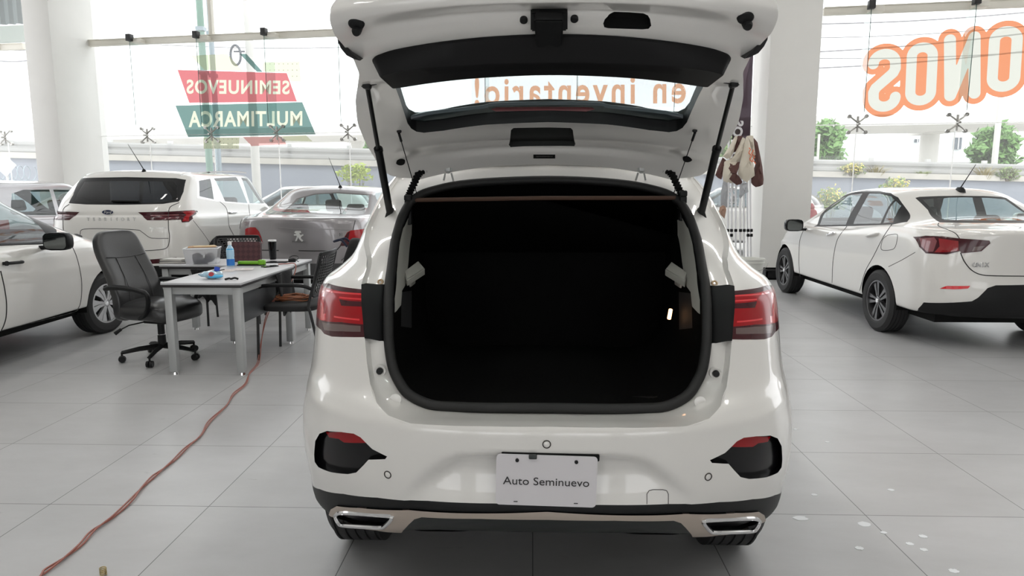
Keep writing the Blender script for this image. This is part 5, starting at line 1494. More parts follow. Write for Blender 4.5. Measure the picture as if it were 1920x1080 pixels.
def contour_fill(Fv, m, parent, d, name):
    bm = BM(); cache = {}
    def vert(key, u, z):
        if key not in cache: cache[key] = bm.verts.new(GL @ V((u, z, d)))
        return cache[key]
    n_, m_ = Fv.shape
    for i in range(n_ - 1):
        for j in range(m_ - 1):
            cs = [(i, j), (i + 1, j), (i + 1, j + 1), (i, j + 1)]; f = [Fv[c] for c in cs]
            if min(f) > 0: continue
            poly = []
            for a in range(4):
                c0, c1 = cs[a], cs[(a + 1) % 4]; f0_, f1_ = f[a], f[(a + 1) % 4]
                if f0_ <= 0: poly.append(vert(c0, us_[c0[0]], zs_[c0[1]]))
                if (f0_ <= 0) != (f1_ <= 0):
                    s_ = f0_ / (f0_ - f1_); key = (min(c0, c1), max(c0, c1))
                    poly.append(vert(key, us_[c0[0]] + s_ * (us_[c1[0]] - us_[c0[0]]), zs_[c0[1]] + s_ * (zs_[c1[1]] - zs_[c0[1]])))
            if len(poly) > 2:
                try: bm.faces.new(poly)
                except ValueError: pass
    return obj(name, bm, m, parent, flat=True)
t = tag(bpy.data.objects.new('window_lettering', None), 'big white mirrored letters with orange outlines on the glass at upper right', 'window lettering'); COL.objects.link(t)
contour_fill(np.maximum(DD - .088, -DD), VORA, t, .004, 'orange_outline')
contour_fill(DD, VWHT, t, .004, 'lettering')
# ------------------------------------------------------------------ the street outside
bm = BM(); z = -.03
vs = [bm.verts.new(p) for p in ((-60, fy(-60) + .2, z), (60, fy(60) + .2, z), (60, 90, z), (-60, 90, z))]; bm.faces.new(vs)
struct('floor_outside', bm, mat('pale_concrete', (.42, .41, .39), .8, noise=.12, nscale=1.5), 'pale concrete forecourt and street outside')
# ramp wall with guard rail
wa, wb_ = atY(-140, 284, 21.5), atY(2060, 336, 23.5)
def wpt(t, z=0.0, o=0.0): p = wa.lerp(wb_, t); return V((p.x, p.y + o, p.z + z))
RW = mat('blue_grey_wall', (.24, .26, .30), .8, noise=.08, nscale=2)
t = thing('ramp_wall', 'blue-grey retaining wall with a pale concrete coping running behind the street', 'wall', (wa + wb_).xy.to_3d() / 2)
o = t.location
bm = BM()
a0, b0 = wpt(0, -.12), wpt(1, -.12)
q = [V((a0.x, a0.y, -.03)), V((b0.x, b0.y, -.03)), b0, a0]
va = [bm.verts.new(p - o) for p in q]; vb = [bm.verts.new(p - o + V((0, .4, 0))) for p in q]
bm.faces.new(va); bm.faces.new(vb)
for i in range(4): bm.faces.new([va[i], va[(i + 1) % 4], vb[(i + 1) % 4], vb[i]])
obj('wall_face', bm, RW, t)
bm = BM()
q = [wpt(0, -.14, -.08), wpt(1, -.14, -.08), wpt(1, .04, -.08), wpt(0, .04, -.08)]
va = [bm.verts.new(p - o) for p in q]; vb = [bm.verts.new(p - o + V((0, 1.6, 0))) for p in q]
bm.faces.new(va); bm.faces.new(vb)
for i in range(4): bm.faces.new([va[i], va[(i + 1) % 4], vb[(i + 1) % 4], vb[i]])
obj('coping', bm, mat('coping_concrete', (.45, .43, .39), .8, noise=.25, nscale=3), t)
RAIL = mat('galvanised_rail', (.50, .50, .49), .5, .1)
g = thing('guard_rail', 'galvanised double wave guard rail on posts along the top of the ramp wall', 'guard rail', (wa + wb_) / 2)
o = g.location
prof = [(.0, .16), (-.05, .20), (-.05, .26), (.0, .30), (.0, .32), (-.05, .36), (-.05, .42), (.0, .46)]
bm = BM(); addgrid(bm, [[wpt(s, (dz - .16) * 1.32 + .03, .1 + dy) - o for dy, dz in prof] for s in (0, .25, .5, .75, 1)]); bmesh.ops.solidify(bm, geom=bm.faces[:], thickness=.006); obj('rail', bm, RAIL, g)
for i in range(21):
    bm = BM(); p = wpt(i / 20, .24, .16) - o; box(bm, p, (.14, .10, .56)); obj('post', bm, RAIL, g)
# elevated road behind
CONC = mat('bridge_concrete', (.66, .65, .62), .85, noise=.1, nscale=.8)
t = thing('elevated_road', 'pale concrete elevated road deck on round piers in the far background', 'bridge', (0, 40, 0))
da, db = atY(-200, 262, 46) - t.location, atY(2200, 214, 31) - t.location
bm = BM(); va = []
for p in (da, db):
    va.append([bm.verts.new(p + V((0, dy, dz))) for dy, dz in ((0, .25), (0, -.25), (.6, -.45), (2.6, -.45), (3.2, -.2), (3.2, .25))])
for i in range(6): bm.faces.new([va[0][i], va[0][(i + 1) % 6], va[1][(i + 1) % 6], va[1][i]])
bm.faces.new(va[0]); bm.faces.new(va[1]); obj('deck', bm, CONC, t)
for x, y0 in ((1740, 0), (672, 0), (160, 0)):
    s = (x + 200) / 2400; Yp = 46 + (31 - 46) * s + 3
    p = atY(x, 300, Yp - 1.4) - t.location; zt = (da.z + (db.z - da.z) * s) - .35
    bm = BM(); cyl(bm, (p.x, p.y, 0), (p.x, p.y, zt), .42, n=24); box(bm, (p.x, p.y, zt), (1.0, 2.2, .3)); obj('pier', bm, CONC, t)
# white building
t = thing('building', 'plain white building with three small windows behind the right guard rail', 'building', atY(1700, 300, 42).xy.to_3d())
o = t.location
bl, br, tp = atY(1572, 300, 42), atY(1822, 300, 42), atY(1700, 232, 42).z
bm = BM(); box(bm, (0, 3, tp / 2), (br.x - bl.x, 6, tp)); bm2 = bm; obj('wall', bm, mat('pale_render', (.72, .77, .78), .8), t)
bm = BM(); box(bm, (0, 3, atY(1700, 304, 42).z / 2), (br.x - bl.x + .1, 6.1, atY(1700, 304, 42).z)); obj('plinth', bm, mat('plinth_grey', (.36, .36, .35), .8), t)
for x0, x1, y0, y1 in ((1716, 1722, 260, 267), (1750, 1756, 260, 268), (1790, 1801, 257, 280)):
    a, b = atY(x0, y0, 41.9) - o, atY(x1, y1, 41.9) - o
    bm = BM(); box(bm, (a + b) / 2, (b.x - a.x, .12, a.z - b.z)); f = obj('window', bm, mat('window_dark', (.10, .12, .14), .3), t)
    bm = BM(); m_ = (a + b) / 2; box(bm, m_ + V((0, -.08, 0)), (.05, .04, a.z - b.z)); box(bm, m_ + V((0, -.08, (a.z - b.z) / 2)), (b.x - a.x + .1, .06, .07)); obj('window_frame', bm, mat('frame_pale', (.6, .62, .62), .6), f)
# trees
LEAFA = mat('leaves_mid_green', (.13, .26, .07), .6, noise=.35, nscale=2.0)
LEAFB = mat('leaves_light_green', (.20, .32, .09), .6, noise=.35, nscale=2.0)
BARK = mat('bark', (.14, .11, .08), .9)
def leaves(bm, c, r, n, s, sq=1.0, rng=random):
    for _ in range(n):
        d = V((rng.gauss(0, 1), rng.gauss(0, 1), rng.gauss(0, 1))).normalized(); k = rng.random() ** .4
        wob = 1 + .22 * math.sin(d.x * 5 + c.x) * math.sin(d.z * 6 + 1.3) + .12 * math.sin(d.y * 9 + d.z * 4)
        p = c + V((d.x * r.x, d.y * r.y, d.z * r.z)) * k * wob
        u = V((rng.gauss(0, 1), rng.gauss(0, 1), rng.gauss(0, 1))).normalized(); v = u.orthogonal().normalized()
        a = s * (.6 + .8 * rng.random())
        q = [bm.verts.new(p + u * a * x + v * a * .55 * y) for x, y in ((-1, 0), (0, -1), (1, 0), (0, 1))]
        bm.faces.new(q)
def tree(label, px0, px1, ytop, ybot, Y, m, n=2600, s=.16):
    l, r_ = atY(px0, (ytop + ybot) / 2, Y), atY(px1, (ytop + ybot) / 2, Y); zt, zb_ = atY((px0 + px1) / 2, ytop, Y).z, atY((px0 + px1) / 2, ybot, Y).z
    c = (l + r_) / 2; c.z = (zt + zb_) / 2
    t = thing('leafy_tree', label, 'tree', (c.x, c.y, -.03))
    rr = V(((r_.x - l.x) / 2, (r_.x - l.x) / 2, (zt - zb_) / 2)) * .93
    bm = BM(); leaves(bm, V((0, 0, c.z + .03)), rr, n, s); obj('crown', bm, m, t, flat=True)
    bm = BM(); tube(bm, [(0, 0, 0), (.05, .02, c.z * .5), (0, 0, c.z)], [.18, .14, .08], 10)
    for a in (0, 2, 4): tube(bm, [(0, 0, c.z * .7), (math.cos(a) * rr.x * .5, math.sin(a) * rr.x * .5, c.z + rr.z * .3)], [.07, .03], 7)
    obj('trunk', bm, BARK, t)
tree('rounded green tree just right of the right column beyond the rail', 1495, 1583, 223, 322, 30, LEAFA)
tree('dense green tree at the right behind the lamp post', 1822, 1908, 232, 330, 30, LEAFA)
tree('light green tree seen between the raised tailgate and the right column', 1318, 1385, 222, 318, 28, LEAFB)
tree('small dark tree far off left of the raised tailgate', 684, 712, 262, 296, 35, LEAFA, 700, .15)
GRASSY = mat('dry_grass', (.42, .36, .14), .8, noise=.3, nscale=4); GRASSG = mat('fresh_weed', (.30, .38, .06), .8, noise=.3, nscale=4); BUSHM = mat('bush_green', (.20, .27, .10), .8, noise=.35, nscale=4)
def tuft(label, x, y0, y1, Y, w, m, n=90):
    b = atY(x, y1, Y); h = atY(x, y0, Y).z - b.z
    bm = BM()
    for _ in range(n):
        a = random.random() * 6.28; k = random.random(); L = h * (.6 + .4 * random.random()); dx = V((math.cos(a), math.sin(a) * .08, 0))
        p0 = dx * w * .25 * k; p1 = p0 + dx * w * .25 * k + V((0, 0, L * .6)); p2 = p0 + dx * w * .7 * k + V((0, 0, L))
        s = V((-dx.y, dx.x, 0)) * .018
        q = [[bm.verts.new(p - s * f) , bm.verts.new(p + s * f)] for p, f in ((p0, 1), (p1, 1), (p2, .3))]
        for i in (0, 1): bm.faces.new([q[i][0], q[i][1], q[i + 1][1], q[i + 1][0]])
    o = obj('grass_tuft', bm, m, flat=True); o.location = b; tag(o, label, 'plant', 'weeds along the guard rail')
def bush(label, x0, x1, y0, y1, Y, m, n=700, s=.06, flowers=None, low=None):
    a, b = atY(x0, y0, Y), atY(x1, y1, Y)
    t = thing('bush', label, 'bush', ((a.x + b.x) / 2, Y, b.z))
    r_ = V(((b.x - a.x) / 2, .4 if low else .08, (a.z - b.z) / 2))
    bm = BM(); leaves(bm, V((0, 0, r_.z)), r_, n, s); obj('foliage', bm, m, t, flat=True)
    bm = BM()
    for _ in range(9):
        k = random.uniform(-1, 1); tube(bm, [(k * .04, 0, 0 if low is None else -.03 - b.z), (k * r_.x * .7, random.uniform(-.2, .2), r_.z * random.uniform(1.1, 1.9))], [.015, .006], 5)
    obj('stems', bm, BARK, t)
    if flowers:
        bm = BM(); leaves(bm, V((0, -.1, r_.z * 1.25)), r_ * .9, 150, s * .7); obj('blossom', bm, flowers, t, flat=True)
wy = lambda x: 21.5 + (23.5 - 21.5) * (x + 140) / 2200
tuft('dry straw coloured grass tuft on the wall right of the first bush', 1642, 308, 331, wy(1642) - .07, .6, GRASSY); tuft('small yellow-green weed on the wall under the round pier', 1729, 320, 332, wy(1729) - .07, .4, GRASSG); tuft('tall dry grass tuft on the wall left of the right tree', 1845, 312, 336, wy(1845) - .07, .7, GRASSY)
bush('sparse yellow-green bush on the wall right of the right column', 1573, 1620, 306, 330, wy(1600) - .10, BUSHM, 350, .05, mat('yellow_blossom', (.62, .52, .16), .8))
bush('grey-green bush on the wall at the far right', 1868, 1912, 312, 340, wy(1890) - .10, BUSHM, 350, .05)
bush('pale yellow flowering bush at the foot of the wall behind the white sedan', 1528, 1580, 352, 402, 20.5, BUSHM, 500, .055, mat('yellow_blossom', (.62, .52, .16), .8), low=1)
bush('yellow flowering plant at the wall above the white sedan roof', 1655, 1700, 332, 372, 20.8, BUSHM, 300, .05, mat('yellow_blossom', (.62, .52, .16), .8), low=1)
bush('yellow-green weeds at the wall left of the raised tailgate', 634, 700, 306, 344, 20.6, GRASSG, 500, .05, low=1)
# poles, signs, wires
PG = mat('pole_blue_grey', (.30, .36, .40), .5, .2); PGR = mat('pole_green', (.12, .24, .18), .5); PW = mat('pole_concrete', (.58, .57, .54), .8)
def pole(name, label, x0, x1, ytop, Y, m, r=None, extra=None, cat='pole'):
    p = atY((x0 + x1) / 2, 330, Y); h = atY((x0 + x1) / 2, ytop, Y).z if ytop > -500 else 12
    r = r or (atY(x1, 330, Y).x - atY(x0, 330, Y).x) / 2
    t = thing(name, label, cat, (p.x, Y, -.03)); bm = BM(); cyl(bm, (0, 0, 0), (0, 0, h), r, r * .9, n=14); obj('shaft', bm, m, t)
    if extra: extra(t, h, r)
    return t
def braces(t, h, r):
    for z in (4.5, 5.6, 6.6):
        bm = BM(); box(bm, (0, 0, z), (r * 2.3, r * 2.3, .10)); obj('collar', bm, PG, t)
pole('sign_pole', 'green pole carrying nothing visible, left of the twin behind the lettering', 385, 403, -900, 18.5, PGR, .09, braces)
pole('sign_pole', 'blue-grey pole standing right beside the green pole', 406, 417, -900, 19.0, PG, .075, braces)
CZ = atY(455, 104, 19.4).z + .03
pole('utility_pole', 'pale concrete utility pole with an orange stain left of the tailgate', 474, 487, -60, 19.5, PW, .12, lambda t, h, r: obj('cable_coil', (lambda b: (tube(b, [(-.33 + .14 * math.cos(a), -.16, CZ + .26 * math.sin(a)) for a in np.linspace(0, 6.28, 25)[:-1]], .035, 8, closed=True), box(b, (-.24, -.12, CZ + .1), (.30, .04, .04)), b)[-1])(BM()), mat('coil_dark', (.10, .11, .13), .6), t))
pole('lamp_post', 'thin grey post in front of the right tree', 1858, 1866, 180, 27, PW, .11, cat='lamp post')
pole('street_pole', 'thin white pole seen in front of the rounded tree', 1529, 1533, 250, 27, PW, .05)
t = thing('road_sign', 'white diamond road sign on a post outside at the far left', 'road sign', atY(12, 330, 19).xy.to_3d())
bm = BM(); cyl(bm, (0, .03, -.03), (0, .03, 2.3), .03); obj('post', bm, PW, t)
bm = BM(); prism(bm, [(.32, 0), (0, .32), (-.32, 0), (0, -.32)], 0, .01, Matrix.Translation((0, 0, atY(12, 310, 19).z)) @ Matrix.Rotation(math.pi / 2, 4, 'X')); obj('plate', bm, mat('sign_back', (.55, .57, .60), .5), t)
bm = BM()
a_, b2 = atY(-60, 325, 20.8), atY(62, 325, 20.8)
pts = [a_.lerp(b2, i / 400) + V((0, .2 * math.cos(i * .16), .22 * math.sin(i * .16))) for i in range(401)]
tube(bm, pts, .012, 5); tag(obj('razor_wire', bm, PG), 'coiled wire along the wall at the far left beyond the glass', 'wire')
for i, ((x0, y0), (x1, y1)) in enumerate((((1480, 46), (1960, 20)), ((1480, 72), (1960, 46)), ((1480, 100), (1960, 58)), ((1480, 109), (1960, 96)), ((1480, 130), (1960, 92)), ((-20, 88), (80, 90)), ((-20, 112), (80, 108)), ((300, 84), (720, 86)))):
    a, b = atY(x0, y0, 30), atY(x1, y1, 30)
    bm = BM(); tube(bm, [a.lerp(b, s / 12) - V((0, 0, .12 * math.sin(math.pi * s / 12))) for s in range(13)], .02 if i % 2 else .03, 5)
    tag(obj('power_line', bm, mat('wire_grey', (.20, .20, .21), .6)), 'thin overhead cable crossing the white sky outside', 'power line', 'overhead cables in the sky')
# ------------------------------------------------------------------ desks
DESKT = mat('grey_laminate', (.52, .52, .54), .35, noise=.04, nscale=8)
DESKE = mat('dark_edge_band', (.015, .013, .014), .4)
LEGM = mat('silver_powder', (.42, .43, .43), .4, .25)
PANELM = mat('charcoal_panel', (.045, .048, .052), .5)
def desk(label, c, sx, sy, rz=0.0, panel=None):
    t = thing('desk', label, 'desk', (c[0], c[1], 0), rz, 'grey topped desks with silver legs')
    bm = BM(); box(bm, (0, 0, .732), (sx, sy, .016), bev=.002); top = obj('desk_top', bm, DESKT, t)
    bm = BM(); box(bm, (0, 0, .714), (sx - .002, sy - .002, .020), bev=.002); obj('edge_band', bm, DESKE, top)
    for a in (-1, 1):
        for b in (-1, 1):
            l = (a * (sx / 2 - .045), b * (sy / 2 - .045))
            bm = BM(); box(bm, (l[0], l[1], .365), (.06, .06, .68), bev=.004); lg = obj('leg', bm, LEGM, t)
            bm = BM(); cyl(bm, (l[0], l[1], 0), (l[0], l[1], .02), .024, .020, 14); obj('foot', bm, CHROME, lg)
    for b in (-1, 1):
        bm = BM(); box(bm, (0, b * (sy / 2 - .045), .675), (sx - .15, .03, .06), bev=.003); obj('rail', bm, LEGM, t)
    for a in (-1, 1):
        bm = BM(); box(bm, (a * (sx / 2 - .045), 0, .675), (.03, sy - .15, .06), bev=.003); obj('rail', bm, LEGM, t)
    if panel:
        bm = BM(); box(bm, panel[0], panel[1], bev=.003); obj('modesty_panel', bm, PANELM, t)
    return t
desk('grey desk nearest the viewer with its short end towards the white sedan\'s side', (-2.565, 5.80), .63, 1.20, 0, ((.255, -.12, .53), (.018, .75, .26)))
desk('second grey desk set crosswise at the far end of the first, carrying the clear box', (-2.915, 6.72), 1.28, .60, 0)
# ------------------------------------------------------------------ office chair
LEATH = mat('black_leather', (.018, .018, .019), .33, spec=.7, bump=.06, nscale=90)
STITCH = mat('stitching', (.05, .05, .052), .6)
t = thing('office_chair', 'black leather high-backed swivel chair on castors left of the near desk', 'office chair', (-3.20, 5.74, 0), R(-14))
def sheet(f, nu, nv, th, m, name, parent, bulge=0.0):
    P = [[f(i / nu, j / nv) for j in range(nv + 1)] for i in range(nu + 1)]
    bm = BM(); addgrid(bm, P); bmesh.ops.recalc_face_normals(bm, faces=bm.faces)
    r = bmesh.ops.solidify(bm, geom=bm.faces[:], thickness=th)
    return obj(name, bm, m, parent, ang=60)
def roundbox(bm, sx, sy, sz, e=4.0, M=None, nu=28, nv=16, f=None):
    rows = []
    for j in range(nv + 1):
        ph = -math.pi / 2 + math.pi * j / nv
        row = []
        for i in range(nu):
            th = 2 * math.pi * i / nu
            sg = lambda v, p: math.copysign(abs(v) ** p, v)
            p = V((sx / 2 * sg(math.cos(ph), 2 / e) * sg(math.cos(th), 2 / e), sy / 2 * sg(math.cos(ph), 2 / e) * sg(math.sin(th), 2 / e), sz / 2 * sg(math.sin(ph), 2 / e)))
            if f: p = f(p)
            row.append(M @ p if M is not None else p)
        rows.append(row)
    addgrid(bm, rows, cv=True); bmesh.ops.remove_doubles(bm, verts=bm.verts, dist=1e-5)
bm = BM(); roundbox(bm, .54, .52, .15, 4.5, Matrix.Translation((.02, 0, .44)), f=lambda p: V((p.x, p.y, p.z + (.022 * math.cos(p.y * 5.5) if p.z > 0 else 0) - (.03 * max(0, p.x - .12) / .15) + .01 * math.sin(p.x * 14) * (p.z > 0)))); obj('seat', bm, LEATH, t)
def bf(p):
    k = (p.z + .36) / .72
    x = p.x - .02 - .13 * k + .05 * math.sin(k * 5.2) + (.035 * (abs(p.y) / .25) ** 2 * (1 - k * .4) if p.x > 0 else .03 * (abs(p.y) / .25) ** 2)
    return V((x, p.y * (1.0 - .10 * k), p.z))
bm = BM(); roundbox(bm, .11, .52, .76, 5, Matrix.Translation((-.235, 0, .725)), 36, 26, bf); back = obj('backrest', bm, LEATH, t)
def bp(y, z, d=.004):                          # point on the front of the backrest
    k = z / .72; z0 = z - .36
    q = bf(V((.055, y, z0))); return V((-.235 + q.x + d, q.y, .725 + z0))
bm = BM(); tube(bm, [bp(y, .535 - .02 * math.cos(y * 6)) for y in np.linspace(-.22, .22, 15)], .004, 6); obj('seam', bm, STITCH, back)
for s in (-1, 1):
    bm = BM(); tube(bm, [bp(s * (.13 - .02 * k), .08 + .44 * k) for k in np.linspace(0, 1, 9)], .003, 6); obj('seam', bm, STITCH, back)
    bm = BM(); pts = crspline([(-.27, s * .275, .64), (-.20, s * .285, .655), (-.05, s * .29, .655), (.10, s * .29, .635), (.155, s * .285, .60), (.15, s * .28, .52), (.10, s * .265, .44), (.02, s * .24, .40)], 5)
    tube(bm, pts, [.026 if i < 18 else .021 for i in range(len(pts))], 10, sx=.8); obj('armrest', bm, BLACKP, t)
bm = BM(); box(bm, (0, 0, .345), (.22, .16, .05), bev=.01); cyl(bm, (0, 0, .22), (0, 0, .34), .028); cyl(bm, (0, 0, .10), (0, 0, .21), .035, .032); obj('gas_lift', bm, BLACKP, t)
bm = BM(); cyl(bm, (0, 0, .20), (0, 0, .24), .014); obj('lift_rod', bm, CHROME, t)
bm = BM(); tube(bm, [(-.05, -.08, .345), (-.12, -.22, .33), (-.16, -.27, .30)], .006, 6); cyl(bm, (-.155, -.265, .305), (-.19, -.30, .27), .012, .016, 10); obj('lever', bm, BLACKP, t)
for k in range(5):
    a = R(-66 + 72 * k); d = V((math.cos(a), math.sin(a), 0)); e = d * .31
    bm = BM(); tube(bm, [d * .02 + V((0, 0, .115)), d * .18 + V((0, 0, .105)), e + V((0, 0, .085))], [.030, .026, .020], 4, sx=.8); lg = obj('base_arm', bm, BLACKP, t)
    bm = BM(); n_ = V((-d.y, d.x, 0))
    for s in (-1, 1): cyl(bm, e + n_ * s * .006 + V((0, 0, .03)), e + n_ * s * .026 + V((0, 0, .03)), .03, .026, 16)
    cyl(bm, e + V((0, 0, .03)), e + V((0, 0, .09)), .008); obj('castor', bm, BLACKP, lg)
# ------------------------------------------------------------------ visitor chair with mesh back
TUBEM = mat('black_steel_tube', (.010, .010, .011), .35)
def visitor(label, loc, rz, grp='black visitor chairs'):
    t = thing('visitor_chair', label, 'chair', loc, rz, grp)        # faces +x
    for s in (-1, 1):
        bm = BM(); tube(bm, [(.25, s * .26, 0), (.235, s * .26, .44)], .0125, 10); obj('leg', bm, TUBEM, t)
        bm = BM(); tube(bm, crspline([(-.30, s * .26, 0), (-.22, s * .26, .40), (-.205, s * .26, .48), (-.25, s * .25, .66), (-.31, s * .24, .90)], 5), .0125, 10); obj('rear_leg', bm, TUBEM, t)
        bm = BM(); tube(bm, crspline([(.235, s * .26, .43), (.225, s * .275, .60), (.19, s * .28, .645), (.05, s * .28, .655), (-.15, s * .275, .65), (-.235, s * .255, .62)], 6), .016, 10); obj('armrest', bm, BLACKP, t)
    bm = BM(); roundbox(bm, .50, .50, .07, 4, Matrix.Translation((.0, 0, .445))); obj('seat', bm, mat('seat_black', (.014, .014, .015), .8), t)
    bm = BM(); tube(bm, [(.235, -.26, .42), (.235, .26, .42)], .0115, 8); obj('seat_frame', bm, TUBEM, t)
    # perforated back: a lattice
    n, m_ = 13, 15
    def q(u, v): return V((-.228 - .085 * v + .03 * (1 - (2 * u - 1) ** 2) * -1, (u - .5) * .46, .56 + .36 * v))
    bm = BM(); vs = {}
    N = 2
    P = [[q(i / (n * 3), j / (m_ * 3)) for j in range(m_ * 3 + 1)] for i in range(n * 3 + 1)]
    V_ = [[bm.verts.new(p) for p in r] for r in P]
    for i in range(n * 3):
        for j in range(m_ * 3):
            off = 1 if (j // 3) % 2 else 0
            hole = ((i + off) % 3 != 0) and (j % 3 != 0) and 1 < i < n * 3 - 2 and 1 < j < m_ * 3 - 2
            if not hole: bm.faces.new([V_[i][j], V_[i + 1][j], V_[i + 1][j + 1], V_[i][j + 1]])
    bmesh.ops.delete(bm, geom=[v for v in bm.verts if not v.link_faces], context='VERTS')
    bmesh.ops.solidify(bm, geom=bm.faces[:], thickness=.006); b = obj('mesh_back', bm, mat('mesh_plastic', (.016, .016, .017), .5), t)
    bm = BM(); tube(bm, crspline([q(0, 0), q(0, .5), q(0, .93), q(.08, 1), q(.5, 1.0), q(.92, 1), q(1, .93), q(1, .5), q(1, 0), q(.5, 0)], 5, closed=True), .012, 8, closed=True); obj('back_rim', bm, BLACKP, b)
    return t
visitor('black visitor chair with perforated back beside the near desk, orange cable on its seat', (-2.10, 5.97, 0), R(180))
visitor('black visitor chair mostly hidden behind the second desk', (-3.28, 7.46, 0), R(-75))
# bag and jackets
FAB = mat('black_fabric', (.008, .008, .009), .9, bump=.4, nscale=25)
bm = BM(); roundbox(bm, .16, .34, .46, 3.2, None, f=lambda p: V((p.x + .02 * math.sin(p.z * 14 + p.y * 9), p.y + .015 * math.sin(p.z * 11), p.z)))
o = obj('backpack', bm, FAB, None); o.location = (-1.56, 6.02, .80); tag(o, 'black backpack hung on the back of the mesh chair next to the open white car', 'backpack')
bm = BM(); tube(bm, crspline([(-.05, -.08, .16), (-.10, -.08, .22), (-.17, -.06, .205), (-.17, .06, .205), (-.10, .08, .22), (-.05, .08, .16)], 4), .010, 6); obj('strap', bm, mat('navy_fabric', (.012, .018, .04), .8), o)
bm = BM(); tube(bm, [(-.085, -.14, .05), (-.088, 0, .07), (-.085, .14, .05)], .005, 6); obj('zip', bm, STITCH, o)
def cloth(name, label, cat, pts, loc, th=.05, seed=1):
    rng = random.Random(seed)
    bm = BM(); n = 14
    (tl, tr_, bl_, br_) = [V(p) for p in pts]
    rows = []
    for i in range(n + 1):
        r = []
        for j in range(n + 1):
            u, v = i / n, j / n
            p = (tl.lerp(tr_, u)).lerp(bl_.lerp(br_, u), v)
            r.append(p + V((.010 * math.sin(u * 11 + v * 3), .010 * math.sin(u * 9 + 1), -.05 * v * abs(math.sin(u * 7 + .5)))))
        rows.append(r)
    addgrid(bm, rows); bmesh.ops.recalc_face_normals(bm, faces=bm.faces); bmesh.ops.solidify(bm, geom=bm.faces[:], thickness=th)
    o = obj(name, bm, FAB, None); o.location = loc; return tag(o, label, cat)
cloth('jacket', 'black jacket hanging from the near desk edge in front of the mesh chair', 'jacket', [(0, -.22, .0), (0, .22, 0), (.02, -.14, -.34), (.02, .20, -.32)], (-2.235, 6.10, .715), .008)
cloth('dark_cloth', 'black cloth hanging below the second desk behind the near desk', 'cloth', [(-.13, 0, 0), (.13, 0, 0), (-.10, .02, -.22), (.08, .02, -.30)], (-3.12, 6.41, .70), .008, 3)
# ------------------------------------------------------------------ things on the desks
ZT = .741
def onZ(x, y, z=ZT): return atZ(x, y, z)
p = onZ(322, 496)
NB = mat('paper_edges', (.62, .60, .55), .7)
for i, (lab, w, d, h, dx, a, m) in enumerate((('dark covered notebook under the pale one at the left end of the second desk', .24, .19, .022, 0, 8, mat('cover_dark', (.05, .05, .055), .5)), ('pale covered notebook on top of the dark one', .22, .17, .018, .0, -4, mat('cover_pale', (.50, .49, .46), .5)))):
    t = thing('notebook', lab, 'notebook', (p.x + dx - .05, p.y + .17, ZT + (.022 if i else 0)), R(a), 'notebooks on the second desk')
    bm = BM(); box(bm, (0, 0, h / 2), (w - .008, d - .008, h - .006)); obj('pages', bm, NB, t)
    bm = BM(); box(bm, (0, 0, .0015), (w, d, .003)); box(bm, (0, 0, h - .0015), (w, d, .003)); box(bm, (-w / 2 + .0015, 0, h / 2), (.003, d, h)); obj('cover', bm, m, t)
# clear box with odds and ends, envelope on top
p = onZ(372, 496); t = thing('plastic_box', 'clear plastic storage box full of odds and ends on the second desk', 'storage box', (p.x, p.y + .10, ZT), R(16))
PB = mat('cloudy_plastic', (.75, .76, .78), .25, trans=.0); PBG = glassmat('clear_plastic', (.80, .81, .83), haze=.35, ior=1.4, rough=.15)
bm = BM(); w0, w1, d0, d1, h = .27, .31, .19, .22, .15
q0 = [(-w0 / 2, -d0 / 2), (w0 / 2, -d0 / 2), (w0 / 2, d0 / 2), (-w0 / 2, d0 / 2)]; q1 = [(-w1 / 2, -d1 / 2), (w1 / 2, -d1 / 2), (w1 / 2, d1 / 2), (-w1 / 2, d1 / 2)]
va = [bm.verts.new((x, y, .002)) for x, y in q0]; vb = [bm.verts.new((x, y, h)) for x, y in q1]
bm.faces.new(va)
for i in range(4): bm.faces.new([va[i], va[(i + 1) % 4], vb[(i + 1) % 4], vb[i]])
obj('shell', bm, PBG, t)
bm = BM(); tube(bm, [V((x, y, h)) for x, y in q1], .006, 6, closed=True); obj('rim', bm, PB, t)
rng = random.Random(4)
bm = BM()
for _ in range(26): box(bm, (rng.uniform(-.09, .09), rng.uniform(-.06, .06), rng.uniform(.02, .09)), (rng.uniform(.02, .06), rng.uniform(.01, .05), rng.uniform(.01, .04)), Matrix.Rotation(rng.uniform(0, 3), 3, V((rng.random(), rng.random(), 1))))
c = obj('contents', bm, mat('oddments', (.10, .11, .14), .6, noise=.9, nscale=30), t); c['kind'] = 'stuff'
t = thing('envelope', 'brown paper envelopes lying on the clear storage box', 'envelope', (p.x + .0, p.y + .10, ZT + .158), R(24))
bm = BM(); box(bm, (0, 0, .005), (.25, .16, .006), bev=.002); obj('paper', bm, mat('kraft_paper', (.42, .24, .11), .7), t)
bm = BM(); box(bm, (.02, .01, .010), (.20, .15, .004), Matrix.Rotation(R(9), 3, 'Z')); obj('sheet', bm, mat('manila', (.55, .42, .25), .7), t)
